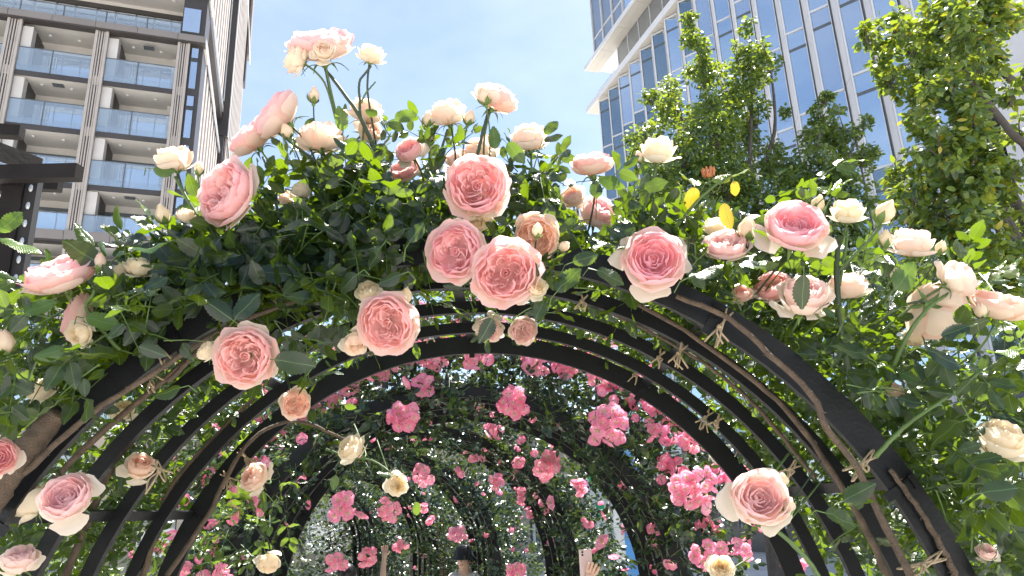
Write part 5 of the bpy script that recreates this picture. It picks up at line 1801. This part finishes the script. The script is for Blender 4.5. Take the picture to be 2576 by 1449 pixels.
for i, (x, y, wpx, kind, fc, Y, colr, label) in enumerate(ROSES):
    p = at(x, y, Y)
    d = np.dot(p - CAM, FW)
    rad = wpx * d / F_PX / FINISH[kind]
    ax = facing(*fc)
    ex, ey, ez = frame_from_axis(ax, rng.uniform(0, 6.28))
    cat = 'rose bud' if kind == BUD else 'rose'
    T = thing('rose_bud' if kind == BUD else 'garden_rose', label, cat, 'rose buds on the nearest arch' if kind == BUD else 'pale pink and cream roses on the nearest arch')
    shift = {FULL: 0.1, CUP: 0.05, HALF: 0.0, BUD: 0.15}[kind]
    c = p - ez * rad * shift
    k1, k2 = rng.uniform(0.94, 1.06), rng.uniform(0.94, 1.06)
    T.matrix_world = Matrix(((ex[0] * rad * k1, ey[0] * rad * k2, ez[0] * rad, c[0]), (ex[1] * rad * k1, ey[1] * rad * k2, ez[1] * rad, c[1]), (ex[2] * rad * k1, ey[2] * rad * k2, ez[2] * rad, c[2]), (0, 0, 0, 1)))
    jit = rng.uniform(0.985, 1.03)
    vs = VARS[kind]
    for (nm, me) in vs[i % len(vs)]:
        o = link(nm, me, T)
        o.color = (colr[0], min(colr[1] * jit, 1.9), min(colr[2] * (2 - jit), 1.9), min(colr[3] * rng.uniform(0.92, 1.05), 1.0))
    # flower stalk back into the bush
    inv = T.matrix_world.inverted()
    b0 = c - ez * rad * (0.75 if kind == BUD else 0.62)
    eo = nrm(np.array([b0[0] - A0['x'], 0, b0[2] - CZ]))
    goal = np.array([A0['x'], 0, CZ]) + eo * (R_ARCH + 0.10) + np.array([0, b0[1] + 0.22, 0])
    a0 = nrm(goal - b0)
    b1 = b0 - ez * 0.03 + a0 * 0.012
    b2 = b1 + nrm(a0 * 0.8 - ez * 0.4) * 0.05
    b3 = b2 + a0 * min(0.14, np.linalg.norm(goal - b2))
    pts = [np.array(inv @ Vector(tuple(q))) for q in smooth_path([b0, b1, b2, b3], 9)]
    MB().tube(pts, [(0.0030 if kind != BUD else 0.0020) / rad] * len(pts), 5).build('stalk', M['stem'] if i % 3 else M['stem_dark'], T, True)

# a spent rose hip above the yellow leaves
hip = thing('spent_rose', 'spent orange rose calyx above the yellow leaves before the tree', 'rose')
hp = at(1782, 432, 1.72)
hm = MB().ellipsoid(hp - np.array([0, 0, 0.006]), 0.011, 0.011, 0.010, 9, 6)
hm.build('calyx', plain('dried_calyx', (0.42, 0.16, 0.07), 0.7), hip, True)
for k in range(9):
    an = 2 * math.pi * k / 9
    pts = [hp + np.array([0.007 * math.cos(an), 0.007 * math.sin(an), 0.0]), hp + np.array([0.016 * math.cos(an), 0.016 * math.sin(an), 0.008]), hp + np.array([0.013 * math.cos(an), 0.013 * math.sin(an), -0.012])]
    MB().tube(smooth_path(pts, 6), 0.0022, 4).build('sepal', bpy.data.materials['dried_calyx'], hip)
MB().tube([hp - np.array([0, 0, 0.012]), hp + np.array([0.0, 0, -0.05])], 0.002, 5).build('stalk', M['stem'], hip)


# ------------------------------------------------------------------ hot pink cluster roses
def hot_petals(seed, cup):
    rr = np.random.default_rng(seed)
    out = []
    for (n, Rk, H, fl) in ((5, 1.0, 0.22 + cup * 0.25, 0.12), (5, 0.70, 0.34 + cup * 0.3, 0.05)):
        a0 = rr.uniform(0, 6.28)
        for k in range(n):
            out.append(petal_mesh(a0 + 2 * math.pi * k / n + rr.uniform(-0.12, 0.12), math.pi / n * 1.22, Rk * rr.uniform(0.93, 1.06), -0.15, H, 0.02, fl * rr.uniform(0.4, 1.5), 0.10, 1.0, rr, M['petal_hot'], nu=4, nv=3, ripple=0.10, base=0.10))
    return out


HOT = [hot_petals(101, 0.1), hot_petals(102, 0.4), hot_petals(103, 1.0), hot_petals(104, 0.2)]
heart_mb = MB()
heart_mb.ellipsoid((0, 0, 0.05), 0.17, 0.17, 0.12, 8, 5)
for k in range(10):
    an = 2 * math.pi * k / 10
    heart_mb.tube([(0.05 * math.cos(an), 0.05 * math.sin(an), 0.1), (0.22 * math.cos(an), 0.22 * math.sin(an), 0.28)], [0.02, 0.03], 4)
heart_mb.tube([(0, 0, -0.15), (0, 0, -0.45)], [0.12, 0.09], 6)
HEART = heart_mb.mesh('bloom', M['stamen'], True)


def joined(petals, name):
    V, Fc, A = [], [], []
    for me in petals:
        o = len(V)
        V += [tuple(v.co) for v in me.vertices]
        A += [q.value for q in me.attributes['pink'].data]
        Fc += [tuple(o + k for k in p.vertices) for p in me.polygons]
    me = bpy.data.meshes.new(name)
    me.from_pydata(V, [], Fc)
    me.polygons.foreach_set('use_smooth', [True] * len(Fc))
    at_ = me.attributes.new('pink', 'FLOAT', 'POINT')
    at_.data.foreach_set('value', np.array(A, np.float32))
    me.materials.append(M['petal_hot'])
    return me


HOT_ONE = [joined(h, 'bloom') for h in HOT]


def bloom_matrix(p, ax, r):
    ex, ey, ez = frame_from_axis(ax, rng.uniform(0, 6.28))
    return Matrix(((ex[0] * r, ey[0] * r, ez[0] * r, p[0]), (ex[1] * r, ey[1] * r, ez[1] * r, p[1]), (ex[2] * r, ey[2] * r, ez[2] * r, p[2]), (0, 0, 0, 1)))


# x, y, width, arch, number of blooms, distance ahead, shade (1 deep, lower paler)
HOTS = [
    (1000, 897, 92, 9, 4.05), (1076, 886, 88, 9, 4.0), (948, 935, 70, 7, 4.05), (880, 972, 62, 6, 4.05), (838, 1000, 50, 4, 4.1), (800, 1020, 46, 4, 4.15),
    (1200, 880, 72, 6, 4.0), (1192, 905, 60, 4, 3.95), (1130, 862, 60, 5, 4.1), (1262, 862, 60, 5, 4.1), (1350, 910, 84, 8, 3.95), (1420, 912, 84, 9, 3.95),
    (1395, 870, 70, 6, 4.1), (1512, 945, 92, 11, 3.95), (1460, 900, 50, 4, 4.1), (1018, 966, 36, 1, 3.92), (1066, 968, 66, 5, 3.92), (1018, 1048, 98, 9, 3.85), (1290, 1010, 90, 8, 3.85),
    (1525, 1068, 120, 10, 3.85), (1610, 1000, 70, 6, 4.05), (1662, 1030, 64, 5, 4.05), (1705, 1062, 70, 6, 4.05), (1746, 1105, 80, 7, 3.9), (1740, 1220, 128, 14, 3.75), (1779, 1278, 38, 1, 3.75),
    (1782, 1392, 96, 7, 3.75), (730, 1045, 44, 4, 4.2), (690, 1075, 44, 4, 4.2), (640, 1240, 56, 4, 3.9), (585, 1296, 50, 4, 3.8), (660, 1284, 42, 2, 3.8), (600, 1230, 36, 2, 3.95), (452, 1430, 64, 6, 3.6), (560, 1440, 64, 5, 3.6),
    (505, 1400, 30, 2, 3.7), (1690, 1105, 40, 3, 4.2), (860, 1275, 84, 4, 3.95), (907, 1298, 38, 1, 3.95), (980, 1282, 66, 8, 4.0), (1066, 1195, 62, 6, 4.6), (1375, 1170, 86, 8, 4.6), (1303, 1160, 36, 1, 4.9), (1383, 1265, 36, 1, 4.8),
    (1242, 1082, 52, 5, 5.9), (1455, 1222, 56, 5, 5.9), (1512, 1360, 42, 1, 4.4), (846, 1418, 58, 4, 4.1), (925, 1402, 58, 6, 4.2), (1517, 1298, 28, 1, 5.0), (1485, 1318, 30, 2, 5.0), (1566, 1330, 26, 1, 5.2),
    (1150, 1342, 50, 5, 8.2), (1248, 1212, 46, 4, 5.9), (1330, 1290, 36, 3, 6.8), (1300, 1440, 66, 6, 4.6), (1008, 1372, 40, 4, 6.2), (1395, 1105, 44, 4, 5.8), (1355, 1068, 40, 3, 5.8), (1160, 1190, 30, 2, 6.0),
    (1050, 852, 60, 5, 4.2), (1180, 846, 60, 5, 4.25), (1302, 850, 56, 5, 4.25), (1342, 866, 50, 4, 4.2), (1440, 872, 56, 5, 4.2), (1492, 902, 56, 5, 4.15), (1560, 935, 56, 5, 4.1),
    (975, 872, 50, 4, 4.2), (912, 945, 50, 4, 4.1), (862, 962, 50, 4, 4.15), (770, 1040, 44, 4, 4.1), (1590, 975, 50, 4, 4.1), (1640, 1075, 44, 3, 4.0), (1100, 905, 56, 5, 3.95),
    (1310, 1250, 40, 3, 6.4), (1200, 1150, 36, 3, 6.0), (1068, 1280, 30, 2, 7.4), (1080, 1310, 28, 2, 7.6), (1545, 1405, 26, 1, 5.2), (1650, 1330, 44, 3, 4.3), (1880, 1390, 40, 3, 3.7), (1690, 1420, 36, 2, 3.9),
]
HOTS = [(x, y, w_ * (0.94 if nb > 3 else 1), int(nb * 1.3) if nb > 3 else nb, Y) for (x, y, w_, nb, Y) in HOTS]
order = sorted(range(len(HOTS)), key=lambda k: HOTS[k][0])
counts = {}
for k in order:
    x, y, wpx, nb, Y = HOTS[k]
    p = at(x, y, Y)
    d = np.dot(p - CAM, FW)
    sz = wpx * d / F_PX
    arch = 'second' if Y < 5.3 else 'third' if Y < 7.0 else 'fourth'
    kindw = 'single hot pink rose' if nb == 1 else ('small hot pink rose cluster' if nb < 6 else 'large hot pink rose cluster')
    counts.setdefault((arch, kindw), []).append(k)
names = {}
for (arch, kw), ks in counts.items():
    ks = sorted(ks, key=lambda k: HOTS[k][0])
    for j, k in enumerate(ks):
        names[k] = '%s on the %s arch, %s from the left' % (kw, arch, ORD[j + 1]) if len(ks) > 1 else '%s on the %s arch' % (kw, arch)
for k in order:
    x, y, wpx, nb, Y = HOTS[k]
    p = at(x, y, Y)
    d = np.dot(p - CAM, FW)
    sz = wpx * d / F_PX
    T = thing('rose_cluster' if nb > 1 else 'pink_rose', names[k], 'rose cluster' if nb > 1 else 'rose', 'hot pink roses in the tunnel')
    T.location = tuple(p)
    inv = Matrix.Translation(-Vector(tuple(p)))
    rb = sz / 2 if nb == 1 else sz / (1.5 * math.sqrt(nb) + 0.9)
    near = rb * 2 * F_PX / d > 16
    spots = []
    tr = 0
    hue = rng.uniform(0.85, 1.25)
    sq = rng.uniform(0.55, 0.95)
    ca, sa = math.cos(rng.uniform(0, 3)), 0.0
    sa = math.sqrt(1 - ca * ca)
    while len(spots) < nb and tr < 400:
        tr += 1
        u, v = rng.uniform(-1, 1), rng.uniform(-1, 1)
        if u * u + v * v > 1:
            continue
        u2 = u * sq
        u, v = u2 * ca - v * sa, u2 * sa + v * ca
        q = (RT * u + UP * v) * (sz / 2 - rb * 0.5) - FW * (math.sqrt(max(0, 1 - u * u - v * v)) * sz * 0.25)
        if nb == 1 or not spots:
            q = -FW * sz * (0.2 if nb > 1 else 0)
        if all(np.linalg.norm(q - s) > rb * (1.40 - tr * 0.002) for s in spots):
            spots.append(q)
    pale = rng.uniform(0.72, 1.0)
    for q in spots:
        ax = nrm(-FW * rng.uniform(0.5, 1.0) + nrm(q + 1e-6) * 0.6 + rng.normal(0, 0.42, 3) + np.array([0, 0, 0.15]))
        c = p + q
        vi = int(rng.integers(4))
        mw = inv @ bloom_matrix(c, ax, rb * rng.uniform(0.9, 1.08))
        colr = (1.0, hue * rng.uniform(0.9, 1.35), hue * rng.uniform(0.9, 1.15), pale * rng.uniform(0.7, 1.0))
        if near:
            b = link('bloom', HEART, T)
            b.matrix_basis = mw
            for me in HOT[vi]:
                o = link('petal', me, b)
                o.color = colr
        else:
            b = link('bloom', HOT_ONE[vi], T)
            b.matrix_basis = mw
            b.color = colr
        MB().tube([q - ax * rb * 0.3, q - ax * rb * 0.9 + FW * 0.01, FW * (sz * 0.5 + 0.03) - UP * 0.02], 0.0018, 4, False).build('stalk', M['stem'], T)

# the pink band along the top of the second arch
for k in range(64):
    A = ARCHES[1]
    th = 0.12 + 2.8 * (k + 0.5) / 64 + rng.uniform(-0.03, 0.03)
    p = arch_pt(A, th, R_ARCH + rng.uniform(0.22, 0.56), rng.uniform(-0.12, 0.35))
    T = thing('rose_cluster', 'tight small hot pink cluster in the pink band along the top of the second arch', 'rose cluster', 'clusters in the pink band of the second arch')
    T.location = tuple(p)
    nb = int(rng.integers(4, 8))
    hue = rng.uniform(0.85, 1.2)
    for j in range(nb):
        q = (RT * rng.normal(0, 0.045) + UP * rng.normal(0, 0.03) - FW * rng.uniform(0, 0.05))
        ax = nrm(-FW + rng.normal(0, 0.5, 3) + np.array([0, 0, 0.3]))
        b = link('bloom', HOT_ONE[int(rng.integers(4))], T)
        b.matrix_basis = Matrix.Translation(-Vector(tuple(p))) @ bloom_matrix(p + q, ax, rng.uniform(0.024, 0.033))
        b.color = (1.0, hue * rng.uniform(0.85, 1.3), hue * rng.uniform(0.9, 1.15), rng.uniform(0.75, 1.0))

# smaller blooms scattered over the farther arches
for ai, n in ((1, 80), (2, 100), (3, 70), (4, 44), (5, 24)):
    A = ARCHES[ai]
    k = 0
    while k < n:
        th = rng.uniform(-0.4, math.pi + 0.4)
        front = rng.random() < 0.6
        rad = R_ARCH + (rng.uniform(0.02, 0.42) if front else rng.uniform(-0.05, 0.02))
        p = arch_pt(A, max(0, min(th, math.pi)), rad, rng.uniform(-0.16, -0.04) if front else rng.uniform(0, A['L']))
        if th < 0 or th > math.pi:
            p[2] -= (abs(th - math.pi / 2) - math.pi / 2) * 1.5
        if not clears(p):
            continue
        k += 1
        o = link('pink_rose', HOT_ONE[k % 4])
        o.matrix_world = bloom_matrix(p, nrm(-FW + rng.normal(0, 0.5, 3)), rng.uniform(0.020, 0.036))
        o.color = (1.0, rng.uniform(0.8, 1.3), rng.uniform(0.85, 1.2), rng.uniform(0.75, 1.0))
        tag(o, 'small hot pink rose scattered among the leaves of the %s arch' % A_LAB[ai], 'rose', 'scattered hot pink roses on the %s arch' % A_LAB[ai])


# ------------------------------------------------------------------ twine ties on the nearest arch
# (photo x, y, distance, loop half length, ends) all tied round hoops of the nearest arch
TIES = [
    (1808, 822, 1.745, 'on the outer right band, uppermost of its ties', 0.050, 1.0), (2165, 1165, 1.74, 'on the outer right band, middle of its ties', 0.045, 0.3),
    (2318, 1418, 1.74, 'on the outer right band, lowest of its ties', 0.055, 0.3), (1705, 890, 2.02, 'with long ends on the second right hoop', 0.035, 1.2),
    (1462, 760, 2.02, 'on the second right hoop near the apex', 0.025, 0.6), (1430, 835, 2.86, 'on the inner right band near the apex', 0.045, 0.3), (1600, 938, 2.86, 'on the inner right band, second from the apex', 0.045, 0.2),
    (1655, 900, 2.3, 'on the third right hoop', 0.03, 0.3), (1772, 1050, 2.58, 'with hanging ends between right hoops', 0.035, 1.3), (1860, 1115, 2.84, 'with frayed ends low on the inner right band', 0.03, 1.4),
    (1800, 1060, 2.3, 'small, on the third right hoop lower down', 0.025, 0.3), (1985, 1180, 2.03, 'on the second right hoop above the large low rose', 0.03, 0.2),
    (400, 880, 1.745, 'on the outer left band beside dark leaves', 0.055, 0.4), (690, 712, 1.75, 'high on the outer left band', 0.04, 1.5), (405, 1185, 2.02, 'with a frayed tassel on the left second hoop', 0.03, 1.6),
    (620, 1155, 2.84, 'on the inner left band, upper', 0.045, 0.9), (575, 1205, 2.84, 'on the inner left band, lower', 0.035, 0.9), (755, 985, 2.84, 'on the inner left band near the small peach rose', 0.035, 0.4),
    (1078, 832, 2.84, 'on the inner left band near the apex', 0.05, 0.2), (375, 940, 1.9, 'with thick loops behind the outer left band', 0.04, 1.4),
]
for (x, y, Y, lab, hl, ends) in TIES:
    T = thing('twine_tie', 'jute twine tie ' + lab, 'twine', 'jute twine ties on the nearest arch')
    p = at(x, y, Y)
    r = np.array([p[0] - A0['x'], 0, p[2] - CZ])
    e = nrm(r)                            # outwards
    s = np.array([e[2], 0, -e[0]])        # along the hoop
    d = np.array([0, 1.0, 0])
    for q in range(2):
        pts = []
        for k in range(17):
            a = 2 * math.pi * k / 16
            pts.append(p + e * (hl * math.cos(a)) + d * (0.014 * math.sin(a) - 0.002) + s * (0.006 * q + 0.012 * math.cos(a) * (1 - 2 * q)) + rng.normal(0, 0.0008, 3))
        MB().tube(pts, 0.0024, 5, False, 0.3).build('loop', M['twine'], T, True)
    kc = p - d * 0.016 - e * hl * 0.1
    MB().ellipsoid(kc, 0.007, 0.006, 0.007, 8, 5).build('knot', M['twine'], T, True)
    for q in range(3 if ends > 0.8 else 2):
        L = 0.030 * ends * rng.uniform(0.8, 1.2) + 0.010
        dv = nrm(np.array([rng.uniform(-0.5, 0.5), -0.1, -1.0]))
        pts = [kc, kc + dv * L * 0.4 + np.array([rng.normal(0, 0.006), -0.006, 0]), kc + dv * L + np.array([rng.normal(0, 0.006), 0, 0])]
        MB().tube(smooth_path(pts, 6), 0.0025, 5, True, 0.4).build('loose_end', M['twine'], T, True)


# ------------------------------------------------------------------ visitors at the bottom of the tunnel
def skinned(name, verts, edges, radii, mat, parent, sub=1):
    me = bpy.data.meshes.new(name)
    me.from_pydata([tuple(v) for v in verts], edges, [])
    o = link(name, me, parent)
    sk = o.modifiers.new('skin', 'SKIN')
    sk.use_smooth_shade = True
    for k, r in enumerate(radii):
        me.skin_vertices[0].data[k].radius = (r, r) if np.isscalar(r) else r
    me.skin_vertices[0].data[0].use_root = True
    sb = o.modifiers.new('sub', 'SUBSURF')
    sb.levels = sb.render_levels = sub
    me.materials.append(mat)
    return o


def person(label, x, y, H, face, r_hand, l_hand, shirt, trousers, hat=None, hair='hair'):
    """standing figure at ground x, y; face = direction angle; hands relative to the figure (right, forward, up)"""
    T = thing('person', label, 'person', 'visitors in the tunnel')
    c, s = math.cos(face), math.sin(face)

    def W(a, b, z):
        return np.array([x + a * c - b * s, y + a * s + b * c, z])
    k = H / 1.7
    hip, chest, neck = W(0, 0, 0.92 * k), W(0, 0.02, 1.25 * k), W(0, 0.01, 1.44 * k)
    V = [hip, W(0, 0, 1.08 * k), chest, W(0, 0.0, 1.38 * k), neck, W(0, 0.03, 1.53 * k), W(0, 0.04, 1.62 * k)]
    E = [(0, 1), (1, 2), (2, 3), (3, 4), (4, 5), (5, 6)]
    Rr = [(0.15 * k, 0.11 * k), (0.12 * k, 0.095 * k), (0.15 * k, 0.105 * k), (0.10 * k, 0.075 * k), 0.055 * k, 0.082 * k, 0.078 * k]
    tips = {}
    for sd, hand in ((1, r_hand), (-1, l_hand)):
        i = len(V)
        sh = W(0.18 * sd * k, 0, 1.38 * k)
        hd = W(*hand)
        el = (sh + hd) / 2 + np.array([0, 0, -0.10 * k]) + (W(sd * 0.08, 0, 0) - W(0, 0, 0))
        V += [sh, el, hd + (el - hd) * 0.12]
        E += [(3, i), (i, i + 1), (i + 1, i + 2)]
        Rr += [0.055 * k, 0.042 * k, 0.030 * k]
        tips[sd] = (hd, nrm(hd - el))
    for sd in (1, -1):
        i = len(V)
        V += [W(0.09 * sd * k, 0, 0.86 * k), W(0.10 * sd * k, 0.01, 0.48 * k), W(0.10 * sd * k, -0.02, 0.09 * k), W(0.11 * sd * k, 0.14, 0.04 * k)]
        E += [(0, i), (i, i + 1), (i + 1, i + 2), (i + 2, i + 3)]
        Rr += [0.085 * k, 0.058 * k, 0.040 * k, 0.038 * k]
    # hands: palm and five fingers
    for sd in (1, -1):
        hd, dv = tips[sd]
        base = [q for q in range(len(V)) if np.allclose(V[q], hd + (V[8 if sd == 1 else 11] - hd) * 0.12, atol=1e-6)]
        i0 = base[0] if base else (9 if sd == 1 else 12)
        ac = nrm(np.cross(dv, (0.2, 1.0, 0.1)))
        palm = len(V)
        V.append(hd + dv * 0.045)
        E.append((i0, palm))
        Rr.append((0.034, 0.016))
        for f in range(4):
            i = len(V)
            o = ac * (f - 1.5) * 0.018
            L = (0.030, 0.036, 0.034, 0.026)[f]
            V += [hd + dv * 0.085 + o, hd + dv * (0.085 + L) + o * 1.1 + np.array([0, -0.008, 0]), hd + dv * (0.085 + L * 1.5) + o * 1.1 + np.array([0, -0.026, 0])]
            E += [(palm, i), (i, i + 1), (i + 1, i + 2)]
            Rr += [0.0095, 0.0085, 0.0075]
        i = len(V)
        V += [hd + dv * 0.045 - ac * 0.04, hd + dv * 0.075 - ac * 0.056 + np.array([0, -0.01, 0])]
        E += [(palm, i), (i, i + 1)]
        Rr += [0.011, 0.009]
    skinned('body', V, E, Rr, M['skin'], T)
    sv = [hip, W(0, 0, 1.08 * k), chest, W(0, 0.0, 1.385 * k), W(0, 0.005, 1.42 * k)]
    se = [(0, 1), (1, 2), (2, 3), (3, 4)]
    sr = [(0.165 * k, 0.125 * k), (0.14 * k, 0.11 * k), (0.17 * k, 0.122 * k), (0.125 * k, 0.092 * k), 0.075 * k]
    for sd in (1, -1):
        i = len(sv)
        sh = V[7 if sd == 1 else 10]
        el = V[8 if sd == 1 else 11]
        sv += [sh, sh + (el - sh) * 0.6]
        se += [(3, i), (i, i + 1)]
        sr += [0.068 * k, 0.060 * k]
    skinned('shirt', sv, se, sr, M[shirt], T)
    tv = [W(0, 0, 0.94 * k)]
    te, trd = [], [(0.165 * k, 0.125 * k)]
    for sd in (1, -1):
        i = len(tv)
        tv += [W(0.09 * sd * k, 0, 0.84 * k), W(0.10 * sd * k, 0.01, 0.48 * k), W(0.10 * sd * k, -0.02, 0.12 * k)]
        te += [(0, i), (i, i + 1), (i + 1, i + 2)]
        trd += [0.098 * k, 0.072 * k, 0.062 * k]
    skinned('trousers', tv, te, trd, M[trousers], T)
    hc = W(0, 0.03, 1.585 * k)
    hb = MB().ellipsoid(hc + np.array([0, 0, 0.025 * k]) - (W(0, 0.02, 0) - W(0, 0, 0)), 0.098 * k, 0.104 * k, 0.108 * k, 14, 10)
    hb.build('hair', M[hair], T, True)
    fdir = W(0, 1, 0) - W(0, 0, 0)
    rdir = W(1, 0, 0) - W(0, 0, 0)
    MB().ellipsoid(hc + fdir * 0.035 * k - np.array([0, 0, 0.02 * k]), 0.070 * k, 0.070 * k, 0.095 * k, 12, 9).build('face', M['skin'], T, True)
    MB().tube([hc + fdir * 0.10 * k, hc + fdir * 0.122 * k - np.array([0, 0, 0.03 * k]), hc + fdir * 0.10 * k - np.array([0, 0, 0.038 * k])], [0.006, 0.012, 0.006], 6).build('nose', M['skin'], T, True)
    for sd in (1, -1):
        MB().ellipsoid(hc + fdir * 0.098 * k + rdir * 0.03 * sd * k + np.array([0, 0, 0.004]), 0.010, 0.008, 0.006, 8, 5).build('eye', M['lens'], T, True)
    MB().ellipsoid(hc + fdir * 0.098 * k - np.array([0, 0, 0.068 * k]), 0.022, 0.010, 0.006, 8, 5).build('mouth', plain('lips', (0.45, 0.18, 0.16), 0.5), T, True)
    if hat:
        hm = MB()
        prof = [(0.0, 0.145), (0.06, 0.14), (0.10, 0.11), (0.118, 0.04), (0.125, 0.02), (0.17, -0.03), (0.172, -0.036), (0.12, 0.0)]
        n = 20
        i0 = 0
        for (r, z) in prof:
            for j in range(n):
                a = 2 * math.pi * j / n
                hm.v.append(tuple(hc + np.array([r * k * math.cos(a), r * k * math.sin(a), 0.03 + z * k])))
        for q in range(len(prof) - 1):
            for j in range(n):
                j2 = (j + 1) % n
                hm.f.append((q * n + j, q * n + j2, (q + 1) * n + j2, (q + 1) * n + j))
        hm.build('hat', M[hat], T, True)
    return T, tips


# visitor photographing with a blush phone: phone seen low right of centre
ph = at(1474, 1418, 4.3)
sx, sy = ph[0] + 0.12, ph[1] + 0.30
T1, tips = person('visitor in a pale shirt holding up a blush phone, only the hand showing', sx, sy, 1.52, math.pi, (0.12 - 0.02 + 0.02, 0.29, ph[2] - 0.11), (-0.22, 0.05, 0.80), 'shirt', 'navy')
pt = thing('phone', 'blush pink phone held up in a hand at the bottom', 'phone')
PX, PY, PZ = np.array([1.0, 0.1, 0]), np.array([-0.1, 1.0, 0.0]), np.array([0.0, 0.0, 1.0])
bm_ = MB().box(ph, PX, PY, PZ, -0.036, 0.036, -0.005, 0.005, -0.075, 0.075)
pb = bm_.build('case', M['phone'], pt)
bv = pb.modifiers.new('bevel', 'BEVEL')
bv.width = 0.004
bv.segments = 3
MB().box(ph, PX, PY, PZ, -0.031, -0.004, -0.0075, -0.0045, 0.035, 0.070).build('camera_bump', M['phone'], pt)
for q in (0.046, 0.061):
    c = ph + PX * -0.018 + PY * -0.008 + PZ * q
    MB().tube([c, c - PY * 0.002], 0.006, 10).build('lens', M['lens'], pt)

hp2 = at(1168, 1392, 9.4)
person('visitor in a black brimmed hat far down the tunnel', hp2[0], hp2[1], (hp2[2] + 0.02) / 0.985, 2.9, (0.25, 0.05, 0.80), (-0.25, 0.05, 0.80), 'shirt', 'navy', 'black_hat')
hp3 = at(872, 1440, 7.6)
person('dark-haired visitor raising a bare arm, lower left of the tunnel', hp3[0], hp3[1], (hp3[2] + 0.05) / 0.985, 0.2, (0.36, 0.12, hp3[2] + 0.10), (-0.25, 0.05, 0.75), 'navy', 'navy')
